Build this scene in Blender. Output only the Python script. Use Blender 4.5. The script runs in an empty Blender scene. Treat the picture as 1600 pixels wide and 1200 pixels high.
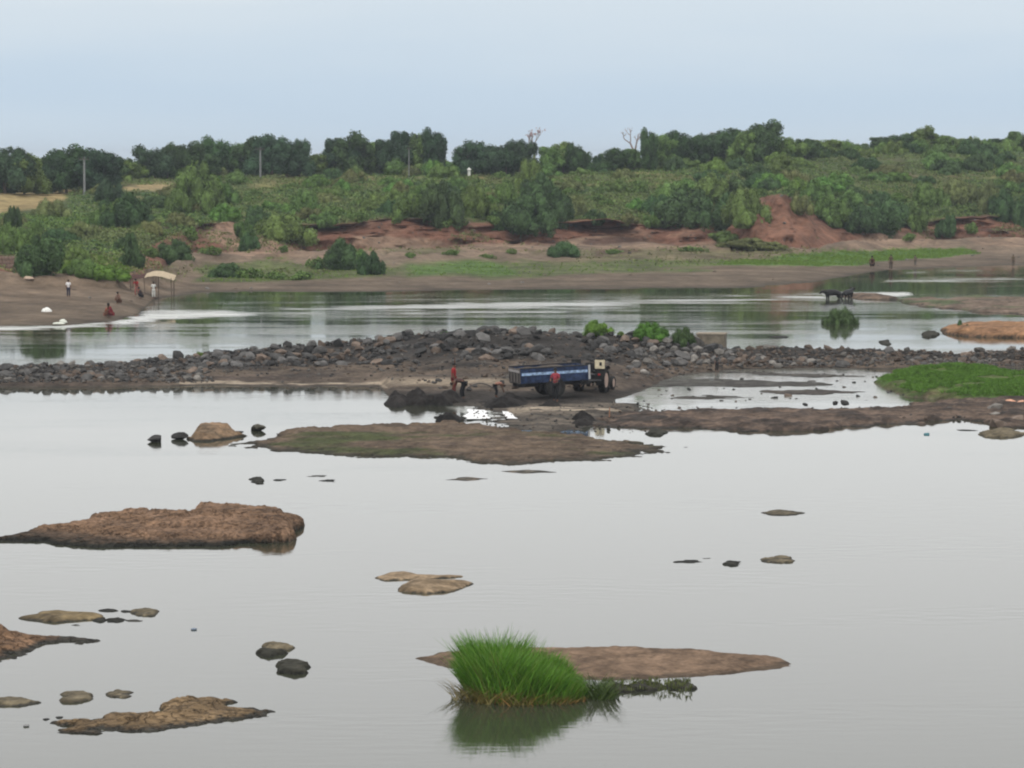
import bpy, bmesh, math, random
import numpy as np
from mathutils import Vector, Matrix, Euler

random.seed(7); RS = np.random.RandomState(11)
scene = bpy.context.scene
COL = bpy.data.collections.new("place"); scene.collection.children.link(COL)

# ------------------------------------------------------------------ camera
F, CX, CY, H = 5000.0, 800.0, 600.0, 12.0      # photograph pixels, eye height in metres
PITCH = math.atan(350.0 / F)
cd = bpy.data.cameras.new("camera"); cam = bpy.data.objects.new("camera", cd)
scene.collection.objects.link(cam); scene.camera = cam
cd.lens = 36 * F / 1600; cd.sensor_width = 36; cd.clip_start = 1; cd.clip_end = 20000
cam.location = (0, 0, H); cam.rotation_euler = (math.pi / 2 - PITCH, 0, 0)

# ------------------------------------------------------------------ world: overcast sky over a Nishita base
SKY_STRENGTH = 0.10
SUN_EL, SUN_AZ = math.radians(58), math.radians(200)
w = bpy.data.worlds.new("World"); scene.world = w; w.use_nodes = True
nt = w.node_tree; nt.nodes.clear()
def N(tree, kind, **kw):
    n = tree.nodes.new(kind)
    for k, v in kw.items(): setattr(n, k, v)
    return n
out = N(nt, "ShaderNodeOutputWorld"); bg = N(nt, "ShaderNodeBackground"); bg.inputs[1].default_value = SKY_STRENGTH
sky = N(nt, "ShaderNodeTexSky", sky_type='NISHITA'); sky.sun_disc = False
sky.sun_elevation = SUN_EL; sky.sun_rotation = SUN_AZ; sky.dust_density = 3
tc = N(nt, "ShaderNodeTexCoord"); sep = N(nt, "ShaderNodeSeparateXYZ")
nt.links.new(tc.outputs["Generated"], sep.inputs[0])
ramp = N(nt, "ShaderNodeValToRGB")
cr = ramp.color_ramp; cr.interpolation = 'EASE'
def c3(r, g, b): return (r, g, b, 1)
stops = [(0.0, c3(.53, .63, .72)), (.10, c3(.49, .60, .71)), (.25, c3(.58, .66, .73)), (.32, c3(.70, .74, .76)),
         (.42, c3(.96, .97, .97)), (.72, c3(.96, .96, .96)), (1.0, c3(.93, .93, .93))]
while len(cr.elements) < len(stops): cr.elements.new(.5)
for e, (p, c) in zip(cr.elements, stops): e.position = p; e.color = c
# cloud noise lifts and lowers the ramp position so that edges of cloud are uneven
mp = N(nt, "ShaderNodeMapping"); mp.inputs["Scale"].default_value = (2.2, 2.2, 14)
nt.links.new(tc.outputs["Generated"], mp.inputs[0])
no = N(nt, "ShaderNodeTexNoise"); no.inputs["Scale"].default_value = 2.2; no.inputs["Detail"].default_value = 5; no.inputs["Roughness"].default_value = .55
nt.links.new(mp.outputs[0], no.inputs["Vector"])
m0 = N(nt, "ShaderNodeMath", operation='ABSOLUTE'); nt.links.new(sep.outputs[2], m0.inputs[0])
m1 = N(nt, "ShaderNodeMath", operation='MULTIPLY'); m1.inputs[1].default_value = 5.2; nt.links.new(m0.outputs[0], m1.inputs[0])
m2 = N(nt, "ShaderNodeMath", operation='MULTIPLY_ADD'); m2.inputs[1].default_value = .20; m2.inputs[2].default_value = -.105
nt.links.new(no.outputs[0], m2.inputs[0])
m3 = N(nt, "ShaderNodeMath", operation='ADD'); nt.links.new(m1.outputs[0], m3.inputs[0]); nt.links.new(m2.outputs[0], m3.inputs[1])
nt.links.new(m3.outputs[0], ramp.inputs[0])
sc = N(nt, "ShaderNodeVectorMath", operation='SCALE'); sc.inputs[3].default_value = 1.2 / SKY_STRENGTH
nt.links.new(ramp.outputs[0], sc.inputs[0])
mix = N(nt, "ShaderNodeMix", data_type='RGBA'); mix.inputs[0].default_value = .93
nt.links.new(sky.outputs[0], mix.inputs[6]); nt.links.new(sc.outputs[0], mix.inputs[7])
nt.links.new(mix.outputs[2], bg.inputs[0]); nt.links.new(bg.outputs[0], out.inputs[0])

sl = bpy.data.lights.new("sun", 'SUN'); sl.energy = 1.5; sl.angle = math.radians(14); sl.color = (1, .97, .92)
so = bpy.data.objects.new("sun", sl); scene.collection.objects.link(so)
sd = Vector((math.sin(SUN_AZ) * math.cos(SUN_EL), math.cos(SUN_AZ) * math.cos(SUN_EL), math.sin(SUN_EL)))
so.rotation_euler = sd.to_track_quat('Z', 'Y').to_euler(); so.location = (0, 0, 200)
vs = scene.view_settings; vs.view_transform = 'Standard'; vs.look = 'None'; vs.exposure = 0; vs.gamma = 1; vs.use_curve_mapping = False
scene.render.engine = 'CYCLES'
cy = scene.cycles; cy.filter_width = 2.1; cy.max_bounces = 6; cy.volume_bounces = 0; cy.use_denoising = True
cy.volume_step_rate = 10

# ------------------------------------------------------------------ projection helpers
CP, SP = math.cos(PITCH), math.sin(PITCH)
def at(u, v, z=0.0):
    """world point at height z seen at photo pixel (u, v)"""
    a, b = (u - CX) / F, (CY - v) / F
    d = np.array([a, CP + b * SP, -SP + b * CP]); t = (z - H) / d[2]
    return Vector((d[0] * t, d[1] * t, z))
def xy(u, D, z=0.0):
    dep = D * CP + (H - z) * SP
    return (u - CX) / F * dep, D
def proj(P):
    P = np.asarray(P, float); dep = P[..., 1] * CP + (H - P[..., 2]) * SP
    up = P[..., 1] * SP - (H - P[..., 2]) * CP
    return CX + F * P[..., 0] / dep, CY - F * up / dep, dep
def ppm(y, z=0):                # photo pixels per metre at distance y
    return F / (y * CP + (H - z) * SP)

# ------------------------------------------------------------------ numpy noise
PERM = RS.permutation(512); VAL = RS.rand(512) * 2 - 1
def vnoise(x, y, z=0.0, seed=0):
    x, y, z = np.broadcast_arrays(np.asarray(x, float), np.asarray(y, float), np.asarray(z, float))
    xi, yi, zi = np.floor(x).astype(int), np.floor(y).astype(int), np.floor(z).astype(int)
    fx, fy, fz = x - xi, y - yi, z - zi
    fx, fy, fz = [f * f * f * (f * (f * 6 - 15) + 10) for f in (fx, fy, fz)]
    def h(a, b, c): return VAL[PERM[(PERM[(PERM[(a + seed) & 511] + b) & 511] + c) & 511]]
    r = 0
    for dz in (0, 1):
        for dy in (0, 1):
            for dx in (0, 1):
                r = r + h(xi + dx, yi + dy, zi + dz) * (fx if dx else 1 - fx) * (fy if dy else 1 - fy) * (fz if dz else 1 - fz)
    return r
def fbm(x, y, z=0.0, o=4, seed=0, g=.5):
    a, s, t = 1.0, 0, 0
    for i in range(o):
        s = s + a * vnoise(np.asarray(x) * 2 ** i, np.asarray(y) * 2 ** i, np.asarray(z) * 2 ** i, seed + i * 17); t += a; a *= g
    return s / t
def sstep(a, b, x):
    t = np.clip((x - a) / (b - a), 0, 1); return t * t * (3 - 2 * t)
def sdf(px, py, poly):
    """signed distance, positive inside"""
    poly = np.asarray(poly, float); d = np.full(px.shape, 1e9); ins = np.zeros(px.shape, bool)
    for i in range(len(poly)):
        a, b = poly[i], poly[(i + 1) % len(poly)]
        e = b - a; wx, wy = px - a[0], py - a[1]
        t = np.clip((wx * e[0] + wy * e[1]) / (e @ e + 1e-12), 0, 1)
        d = np.minimum(d, (wx - e[0] * t) ** 2 + (wy - e[1] * t) ** 2)
        c = ((a[1] > py) != (b[1] > py)) & (px < (b[0] - a[0]) * (py - a[1]) / (b[1] - a[1] + 1e-12) + a[0])
        ins ^= c
    return np.where(ins, 1, -1) * np.sqrt(d)

# ------------------------------------------------------------------ object helpers
def tag(o, label=None, cat=None, group=None, kind=None):
    if label: o["label"] = label
    if cat: o["category"] = cat
    if group: o["group"] = group
    if kind: o["kind"] = kind
    return o
def link(name, me, mat=None, parent=None, loc=None):
    o = bpy.data.objects.new(name, me); COL.objects.link(o)
    if mat is not None and me is not None:
        for m in (mat if isinstance(mat, (list, tuple)) else [mat]):
            me.materials.append(m)
    if parent is not None: o.parent = parent
    if loc is not None: o.location = loc
    return o
def empty(name, loc=(0, 0, 0), rz=0, rx=0, ry=0):
    o = bpy.data.objects.new(name, None); COL.objects.link(o); o.location = loc; o.rotation_euler = (rx, ry, rz)
    o.empty_display_size = .3; return o
def npmesh(name, V, Fc, col=None, smooth=True):
    """V (n,3); Fc (m,3|4); col (n,3) point colours"""
    V = np.asarray(V, np.float32); Fc = np.asarray(Fc, np.int32)
    me = bpy.data.meshes.new(name); k = Fc.shape[1]
    me.vertices.add(len(V)); me.vertices.foreach_set("co", V.ravel())
    me.loops.add(Fc.size); me.loops.foreach_set("vertex_index", Fc.ravel())
    me.polygons.add(len(Fc)); me.polygons.foreach_set("loop_start", np.arange(len(Fc), dtype=np.int32) * k)
    me.update(calc_edges=True)
    me.polygons.foreach_set("use_smooth", np.full(len(Fc), smooth))
    if col is not None:
        a = me.color_attributes.new("Col", 'FLOAT_COLOR', 'POINT')
        c = np.ones((len(V), 4), np.float32); c[:, :3] = col; a.data.foreach_set("color", c.ravel())
    me.validate(); return me
def gridfaces(nr, nc, keep=None):
    i = np.arange((nr - 1) * (nc - 1)); r, c = i // (nc - 1), i % (nc - 1); a = r * nc + c
    Fc = np.stack([a, a + 1, a + nc + 1, a + nc], 1)
    if keep is not None: Fc = Fc[keep.ravel()[Fc].any(1)]
    return Fc
def compact(V, Fc, *arrs):
    used = np.unique(Fc); mp_ = np.full(len(V), -1); mp_[used] = np.arange(len(used))
    return (V[used], mp_[Fc]) + tuple(a[used] for a in arrs)
def lerp3(a, b, t): return np.asarray(a)[None, :] * (1 - t[:, None]) + np.asarray(b)[None, :] * t[:, None] if np.ndim(a) == 1 else a * (1 - t[:, None]) + np.asarray(b) * t[:, None]

# ------------------------------------------------------------------ materials
def newmat(name):
    m = bpy.data.materials.new(name); m.use_nodes = True; t = m.node_tree
    return m, t, t.nodes["Principled BSDF"]
def earth_mat(name, scale=3.0, bump=.5, dist=.05, rough=.95, detail=.45):
    m, t, b = newmat(name)
    at_ = N(t, "ShaderNodeAttribute", attribute_name="Col"); co = N(t, "ShaderNodeTexCoord")
    n1 = N(t, "ShaderNodeTexNoise"); n1.inputs["Scale"].default_value = scale; n1.inputs["Detail"].default_value = 8; n1.inputs["Roughness"].default_value = .65
    n2 = N(t, "ShaderNodeTexNoise"); n2.inputs["Scale"].default_value = scale * .23; n2.inputs["Detail"].default_value = 5
    for n in (n1, n2): t.links.new(co.outputs["Object"], n.inputs["Vector"])
    a = N(t, "ShaderNodeMath", operation='MULTIPLY'); t.links.new(n1.outputs[0], a.inputs[0]); t.links.new(n2.outputs[0], a.inputs[1])
    r = N(t, "ShaderNodeMapRange"); r.inputs[1].default_value = .10; r.inputs[2].default_value = .42
    r.inputs[3].default_value = (1 - detail) * .86; r.inputs[4].default_value = (1 + detail) * .86
    t.links.new(a.outputs[0], r.inputs[0])
    s = N(t, "ShaderNodeVectorMath", operation='SCALE'); t.links.new(at_.outputs[0], s.inputs[0]); t.links.new(r.outputs[0], s.inputs[3])
    t.links.new(s.outputs[0], b.inputs["Base Color"]); b.inputs["Roughness"].default_value = rough
    b.inputs["Specular IOR Level"].default_value = .15
    bp = N(t, "ShaderNodeBump"); bp.inputs["Strength"].default_value = bump; bp.inputs["Distance"].default_value = dist
    t.links.new(n1.outputs[0], bp.inputs["Height"]); t.links.new(bp.outputs[0], b.inputs["Normal"])
    return m
EARTH_FAR = earth_mat("bank_earth", .8, 1.0, .6, detail=.55)
EARTH_MID = earth_mat("rubble_earth", 3.2, 1.0, .22, detail=.62)
EARTH_NEAR = earth_mat("sandbar_earth", 7, .9, .06, detail=.62)

def crack(mat):
    t = mat.node_tree; b = t.nodes["Principled BSDF"]; co = N(t, "ShaderNodeTexCoord"); mp = N(t, "ShaderNodeMapping"); mp.inputs["Scale"].default_value = (.9, 1.5, 3.2)
    nz = N(t, "ShaderNodeTexNoise"); nz.inputs["Scale"].default_value = 2.2; nz.inputs["Detail"].default_value = 5
    ad = N(t, "ShaderNodeVectorMath", operation='MULTIPLY_ADD'); ad.inputs[1].default_value = (.9, .9, .9)
    t.links.new(co.outputs["Object"], nz.inputs["Vector"]); t.links.new(nz.outputs["Color"], ad.inputs[0]); t.links.new(co.outputs["Object"], ad.inputs[2]); t.links.new(ad.outputs[0], mp.inputs[0])
    vo = N(t, "ShaderNodeTexVoronoi", feature='DISTANCE_TO_EDGE'); vo.inputs["Scale"].default_value = 1.6; t.links.new(mp.outputs[0], vo.inputs["Vector"])
    mr = N(t, "ShaderNodeMapRange"); mr.inputs[2].default_value = .07; t.links.new(vo.outputs["Distance"], mr.inputs[0])
    mr2 = N(t, "ShaderNodeMapRange"); mr2.inputs[3].default_value = .62; mr2.inputs[4].default_value = 1.0; t.links.new(mr.outputs[0], mr2.inputs[0])
    old = b.inputs["Base Color"].links[0].from_socket; sv_ = N(t, "ShaderNodeVectorMath", operation='SCALE'); t.links.new(old, sv_.inputs[0]); t.links.new(mr2.outputs[0], sv_.inputs[3]); t.links.new(sv_.outputs[0], b.inputs["Base Color"])
    ob = b.inputs["Normal"].links[0].from_node; nb = N(t, "ShaderNodeBump"); nb.inputs["Distance"].default_value = .08; nb.inputs["Strength"].default_value = .8
    t.links.new(mr.outputs[0], nb.inputs["Height"]); t.links.new(ob.outputs[0], nb.inputs["Normal"]); t.links.new(nb.outputs[0], b.inputs["Normal"]); return mat
ROCKM = crack(earth_mat("slab_rock", 5, .9, .07, detail=.6))
def flat(name, col, rough=.7, metal=0, spec=.3, var=.2, scale=6):
    m, t, b = newmat(name)
    co = N(t, "ShaderNodeTexCoord"); n1 = N(t, "ShaderNodeTexNoise"); n1.inputs["Scale"].default_value = scale; n1.inputs["Detail"].default_value = 6
    t.links.new(co.outputs["Object"], n1.inputs["Vector"])
    r = N(t, "ShaderNodeMapRange"); r.inputs[1].default_value = .3; r.inputs[2].default_value = .7; r.inputs[3].default_value = 1 - var; r.inputs[4].default_value = 1 + var
    t.links.new(n1.outputs[0], r.inputs[0])
    s = N(t, "ShaderNodeVectorMath", operation='SCALE'); s.inputs[0].default_value = col; t.links.new(r.outputs[0], s.inputs[3])
    t.links.new(s.outputs[0], b.inputs["Base Color"])
    b.inputs["Roughness"].default_value = rough; b.inputs["Metallic"].default_value = metal; b.inputs["Specular IOR Level"].default_value = spec
    return m
def leaf_mat(name, col, var=.5, hue=.018):
    m, t, b = newmat(name)
    oi = N(t, "ShaderNodeObjectInfo"); ge = N(t, "ShaderNodeNewGeometry"); co = N(t, "ShaderNodeTexCoord")
    n1 = N(t, "ShaderNodeTexNoise"); n1.inputs["Scale"].default_value = 3.2; n1.inputs["Detail"].default_value = 3
    t.links.new(co.outputs["Object"], n1.inputs["Vector"])
    r = N(t, "ShaderNodeMapRange"); r.inputs[1].default_value = .3; r.inputs[2].default_value = .7; r.inputs[3].default_value = 1 - var; r.inputs[4].default_value = 1 + var
    t.links.new(n1.outputs[0], r.inputs[0])
    r2 = N(t, "ShaderNodeMapRange"); r2.inputs[3].default_value = .7; r2.inputs[4].default_value = 1.3; t.links.new(ge.outputs["Random Per Island"], r2.inputs[0])
    mu = N(t, "ShaderNodeMath", operation='MULTIPLY'); t.links.new(r.outputs[0], mu.inputs[0]); t.links.new(r2.outputs[0], mu.inputs[1])
    r3 = N(t, "ShaderNodeMapRange"); r3.inputs[3].default_value = .8; r3.inputs[4].default_value = 1.22; t.links.new(oi.outputs["Random"], r3.inputs[0])
    mu2 = N(t, "ShaderNodeMath", operation='MULTIPLY'); t.links.new(mu.outputs[0], mu2.inputs[0]); t.links.new(r3.outputs[0], mu2.inputs[1])
    hs = N(t, "ShaderNodeHueSaturation"); hs.inputs["Color"].default_value = (*col, 1)
    r4 = N(t, "ShaderNodeMapRange"); r4.inputs[3].default_value = .5 - hue; r4.inputs[4].default_value = .5 + hue
    wn = N(t, "ShaderNodeTexWhiteNoise", noise_dimensions='1D'); t.links.new(oi.outputs["Random"], wn.inputs["W"]); t.links.new(wn.outputs[0], r4.inputs[0])
    t.links.new(r4.outputs[0], hs.inputs["Hue"])
    s = N(t, "ShaderNodeVectorMath", operation='SCALE'); t.links.new(hs.outputs[0], s.inputs[0]); t.links.new(mu2.outputs[0], s.inputs[3])
    t.links.new(s.outputs[0], b.inputs["Base Color"]); b.inputs["Roughness"].default_value = .75; b.inputs["Specular IOR Level"].default_value = .15
    return m
LEAF = {'dark': leaf_mat("dark_leaves", (.056, .100, .036)), 'mid': leaf_mat("mid_green_leaves", (.108, .172, .046)),
        'light': leaf_mat("light_green_leaves", (.115, .205, .045)), 'olive': leaf_mat("olive_leaves", (.140, .158, .058)),
        'blue': leaf_mat("blue_green_leaves", (.040, .076, .038)), 'bright': leaf_mat("bright_green_leaves", (.105, .205, .036))}
GRASSM = leaf_mat('grass_blades', (.125, .215, .038), .35, .02)
BARK = flat("bark", (.12, .09, .07), .9)

# ------------------------------------------------------------------ far bank (one lofted terrain)
KEYS = [
 (-700, [(220,0),(250,1.2),(272,2.2),(320,2.6),(380,5),(425,7.6),(470,8.2)]),
 (0,    [(231,0),(263,1.2),(278,2.2),(324,2.6),(385,5),(430,7.8),(470,8.4)]),
 (110,  [(233,0),(268,1.15),(277,2.1),(310,2.8),(378,5.0),(438,7.9),(480,8.8)]),
 (190,  [(239,0),(268,.95),(280,1.5),(310,2.8),(375,4.9),(445,8.4),(490,9.2)]),
 (216,  [(250,0),(274,.55),(290,1.2),(325,2.8),(376,5.0),(450,8.6),(495,9.4)]),
 (235,  [(277,0),(286,.45),(305,1.2),(345,3.0),(380,5.0),(455,8.7),(500,9.5)]),
 (300,  [(288,0),(308,.5),(366,2.0),(376,4.4),(410,6.2),(470,8.8),(508,9.9)]),
 (350,  [(290,0),(311,.5),(364,2.0),(386,4.5),(430,6.6),(480,8.8),(510,10)]),
 (400,  [(291,0),(313,.5),(364,1.8),(386,4.2),(430,6.6),(480,8.9),(510,10)]),
 (470,  [(292,0),(315,.5),(376,1.8),(386,4.2),(430,6.8),(475,9.0),(508,10.2)]),
 (600,  [(293,0),(319,.5),(384,2.2),(390,5.1),(425,7.3),(465,9.2),(500,10.4)]),
 (730,  [(296,0),(330,.5),(384,2.1),(391,4.8),(428,7.4),(468,9.2),(500,10.4)]),
 (850,  [(298,0),(335,.5),(395,1.9),(402,4.4),(438,7.5),(472,9.3),(503,10.4)]),
 (950,  [(298,0),(340,.5),(399,1.9),(407,4.6),(440,7.6),(475,9.5),(505,10.6)]),
 (1050, [(298,0),(345,.6),(402,1.8),(414,3.6),(446,7.5),(480,9.8),(510,11.2)]),
 (1130, [(300,0),(348,.7),(394,1.6),(411,4.9),(444,8),(488,10.8),(520,12.2)]),
 (1180, [(301,0),(350,.7),(386,1.5),(409,6.6),(440,8.5),(480,11.1),(522,12.6)]),
 (1220, [(304,0),(353,.7),(384,1.5),(408,7.7),(438,9.2),(480,11.4),(525,12.9)]),
 (1255, [(312,0),(358,.65),(388,1.6),(415,6.3),(445,8.6),(486,11.3),(530,13)]),
 (1290, [(322,0),(365,.6),(400,1.7),(422,4.4),(450,7.4),(490,11.3),(535,13.2)]),
 (1400, [(350,0),(383,.5),(429,1.8),(438,3.2),(457,7.4),(495,11.4),(540,13.5)]),
 (1500, [(356,0),(390,.5),(433,1.8),(443,4.2),(461,7.6),(500,11.6),(545,13.5)]),
 (1600, [(362,0),(397,.5),(436,1.8),(447,4.8),(465,7.8),(505,12),(545,13.6)]),
 (2300, [(370,0),(405,.5),(446,1.8),(457,4.8),(475,7.8),(515,12),(550,13.6)]),
]
def keytab(keys, us, nrow):
    ku = np.array([k[0] for k in keys], float)
    out_ = np.zeros((nrow, len(us), 2))
    for r in range(nrow):
        for c in range(2):
            out_[r, :, c] = np.interp(us, ku, [k[1][r][c] for k in keys])
    return out_
def loft(keys, us, subs, warp=0, pre=(12, -1.2), post=()):
    n = len(keys[0][1])
    uw = us + warp * fbm(us / 70., 3.3, o=3, seed=5)
    T = keytab(keys, uw, n)
    first = T[0:1].copy(); first[..., 0] -= pre[0]; first[..., 1] = pre[1]
    rows = [first, T]
    for (D, z) in post:
        q = T[-1:].copy(); q[..., 0] = np.maximum(q[..., 0] + 5, D); q[..., 1] = z if z is not None else q[..., 1]; rows.append(q)
    T = np.concatenate(rows, 0)
    R, S = [], []
    for i in range(len(T) - 1):
        for k in range(subs[i]):
            f = k / subs[i]; R.append(T[i] * (1 - f) + T[i + 1] * f); S.append(i - 1 + f)
    R.append(T[-1]); S.append(len(T) - 2.)
    return np.array(R), np.array(S)
us = np.arange(-700, 2301, 4.0)
R, S = loft(KEYS, us, [3, 16, 22, 64, 34, 30, 16, 8, 4], warp=26, post=((900, 8.5), (7000, 8.0)))
nr, nc = R.shape[:2]
D, Z = R[..., 0].copy(), R[..., 1].copy(); SS = np.repeat(S[:, None], nc, 1); UU = np.repeat(us[None], nr, 0)
X, _ = xy(UU, D, Z)
SC_ = sstep(1120, 1170, UU) * (1 - sstep(1280, 1330, UU))
cl = sstep(1.7, 2.1, SS) * (1 - sstep(3.05, 3.6, SS))
gul = 1 - np.abs(fbm(X * .055, Z * .10, o=4, seed=3)) * 2.2
D = D + cl * (gul * 4.5 - 2.0) + cl * (1 - .75 * SC_) * fbm(X * .30, Z * 1.5, o=4, seed=9) * 2.2 + cl * SC_ * (np.abs(fbm(X * .28, Z * .12, o=4, seed=19)) * 11 - 2.5 + 1.6 * fbm(X * .9, Z * .9, o=3, seed=23)) + cl * .6 * np.sin(Z * 4.2 + 4 * fbm(X * .08, 2.2, o=3, seed=15)) * sstep(-.1, .4, fbm(X * .05, 7.7, o=3, seed=16)) * ((UU < 1120) | (UU > 1320)) + cl * 1.6 * np.abs(fbm(X * .22, Z * .25, o=4, seed=18)) * 2
D -= (1.4 + 2.6 * sstep(0, .4, fbm(X * .09, 4.4, o=3, seed=17))) * np.exp(-((SS - 2.93) / .08) ** 2) * (SS < 3.05) * (1 - SC_)
Z += cl * (1 - .6 * SC_) * (.45 * fbm(X * .25, Z * 1.2, o=4, seed=21)) * (SS < 3)
ter = sstep(1.0, 1.3, SS) * (1 - sstep(2.0, 2.2, SS))
Z += ter * (.75 * fbm(X * .06, D * .12, o=4, seed=33) + .55 * sstep(-.06, .0, fbm(X * .045, D * .14, o=4, seed=37)) * sstep(1.3, 1.45, SS) * (1 - sstep(1.6, 1.75, SS)) - .5 * sstep(1.7, 1.9, SS) + .30 * np.abs(fbm(X * .3, D * .35, o=3, seed=35)))
shore = sstep(-.2, .2, SS) * (1 - sstep(1, 1.2, SS))
Z += shore * (.16 * fbm(X * .07, D * .16, o=4, seed=31))
up = sstep(3.0, 3.4, SS) * (1 - sstep(6.0, 7, SS))
Z += up * (.9 * fbm(X * .05, D * .035, o=4, seed=41) + .25 * fbm(X * .3, D * .3, o=2, seed=43))
# red scar spur on the right: push forward
BP = np.stack([X, D, Z], -1)
pu, pv, pd = proj(BP)
x_, y_, s_ = X.ravel(), D.ravel(), SS.ravel(); z_ = Z.ravel(); pu, pv = pu.ravel(), pv.ravel()
nA = fbm(x_ * .08, y_ * .08, z_ * .1, o=4, seed=50) ; nB = fbm(x_ * .35, y_ * .25, z_ * .8, o=4, seed=60); nC = fbm(x_ * .02, y_ * .03, o=3, seed=70)
col = np.zeros((len(x_), 3))
wetc, mud, tan_, red, redd = (.085, .070, .052), (.150, .114, .082), (.205, .152, .108), (.195, .095, .063), (.095, .048, .036)
veg, vegd, dry, brown = (.085, .115, .038), (.05, .075, .028), (.22, .19, .08), (.17, .115, .07)
col[:] = mud
col = lerp3(col, wetc, 1 - sstep(.0, .14, z_ + nB * .05))
col = lerp3(col, tan_, sstep(.5, 1.1, s_ + nA * .5))
col = lerp3(col, (.13, .12, .06), sstep(.15, .4, nA + .6 * nC) * sstep(1, 1.4, s_) * (1 - sstep(2, 2.3, s_)) * .8)
cliffm = sstep(1.75, 2.1, s_ + nA * .5)
rc = lerp3(np.broadcast_to(red, col.shape), redd, sstep(.05, .5, fbm(x_ * .06, y_ * .05, z_ * 1.6, o=4, seed=80)))
rc = lerp3(rc, (.26, .15, .10), sstep(.15, .5, nB) * .8)  # lit highlights put into the cliff colour as paler patches
col = col * (1 - cliffm[:, None]) + rc * cliffm[:, None]
vm = sstep(2.86, 3.05, s_ + nA * .16)
vc = lerp3(np.broadcast_to(veg, col.shape), vegd, sstep(0, .4, nB)); vc = lerp3(vc, dry, sstep(.1, .45, nA) * .55); vc = lerp3(vc, brown, sstep(.2, .5, nC + .4 * nB) * .6)
col = col * (1 - vm[:, None]) + vc * vm[:, None]
GREENM = np.zeros(len(x_))
def paint(poly, c, soft=6, rag=10, amt=1.0, green=0, srange=None):
    global col, GREENM
    k = (pu > min(p[0] for p in poly) - 40) & (pu < max(p[0] for p in poly) + 40) & (pv > min(p[1] for p in poly) - 25) & (pv < max(p[1] for p in poly) + 25)
    if srange: k &= (s_ > srange[0]) & (s_ < srange[1])
    if not k.any(): return
    # distances in image pixels are stretched: v counts three times
    q = [(p[0], p[1] * 3) for p in poly]
    d = sdf(pu[k], pv[k] * 3, q) + rag * fbm(x_[k] * .16, y_[k] * .12, o=4, seed=90)
    m = sstep(-soft, soft, d) * amt
    col[k] = col[k] * (1 - m[:, None]) + np.array(c) * m[:, None]
    if green: GREENM[k] = np.maximum(GREENM[k], m * green)
GB, GM = (.085, .16, .036), (.10, .125, .045)
paint([(1120,410),(1300,396),(1500,389),(1520,395),(1400,409),(1250,415),(1110,418)], GB, 5, 22, green=1)
paint([(615,414),(740,408),(900,410),(1050,406),(1130,404),(1140,418),(900,427),(780,434),(640,434)], GM, 8, 26, .9, green=.6)
paint([(640,416),(760,411),(790,425),(650,432)], GB, 8, 30, .8, green=.8)
paint([(320,412),(420,406),(470,412),(600,410),(620,428),(480,434),(400,442),(310,438)], GM, 8, 26, .9, green=.7)
paint([(100,392),(180,398),(210,428),(150,434),(90,425)], (.07,.125,.035), 6, 20, green=.8)
paint([(50,330),(160,338),(140,356),(40,352)], (.10,.19,.035), 6, 20, green=.7)
paint([(1150,372),(1195,322),(1215,300),(1245,318),(1265,345),(1335,368),(1330,384),(1150,384)], (.235,.118,.076), 8, 24, .85, srange=(1.6, 3.6))
paint([(335,332),(378,334),(395,360),(470,392),(520,400),(380,402),(330,372)], (.30,.20,.14), 8, 24, .8)
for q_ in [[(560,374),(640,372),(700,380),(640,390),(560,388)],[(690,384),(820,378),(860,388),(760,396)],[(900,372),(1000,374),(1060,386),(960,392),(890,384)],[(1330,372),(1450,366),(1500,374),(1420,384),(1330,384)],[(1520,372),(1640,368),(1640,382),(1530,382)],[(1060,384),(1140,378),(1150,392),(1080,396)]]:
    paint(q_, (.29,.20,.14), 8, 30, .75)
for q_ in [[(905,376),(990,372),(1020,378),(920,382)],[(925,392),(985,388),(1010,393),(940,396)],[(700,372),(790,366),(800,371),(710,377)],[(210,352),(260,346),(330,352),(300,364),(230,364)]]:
    paint(q_, (.10,.055,.042), 5, 24, .85)  # shade of the ledges painted dark into the bank colour
paint([(-60,300),(110,294),(95,312),(70,330),(-60,334)], (.36,.27,.13), 8, 20, .9)
paint([(185,291),(262,286),(265,296),(195,299)], (.33,.25,.13), 6, 14, .9)
paint([(730,268),(768,270),(768,282),(735,282)], (.30,.24,.10), 6, 12, .8)
paint([(985,270),(1100,276),(1090,290),(990,286)], (.26,.22,.09), 6, 18, .8)
paint([(400,275),(640,272),(640,290),(440,300),(430,330),(400,320)], (.24,.21,.085), 10, 34, .6)
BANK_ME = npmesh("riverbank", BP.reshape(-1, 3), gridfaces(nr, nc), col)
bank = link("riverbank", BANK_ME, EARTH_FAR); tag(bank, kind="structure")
BPf = BP.reshape(-1, 3)
def on_bank(u, v, smin=-.5):
    k = (np.abs(pu - u) < 9) & (np.abs(pv - v) < 3.0) & (s_ > smin) & (y_ < 1400)
    if not k.any():
        k = (np.abs(pu - u) < 20) & (s_ > smin) & (y_ < 1400)
        i = np.where(k)[0]; j = i[np.argmin(np.abs(pv[i] - v))]
    else:
        i = np.where(k)[0]; j = i[np.argmin(y_[i] + 2 * np.abs(pv[i] - v))]
    z = BPf[j, 2]; yy = BPf[j, 1]; return Vector((xy(u, yy, z)[0], yy, z))

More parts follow.
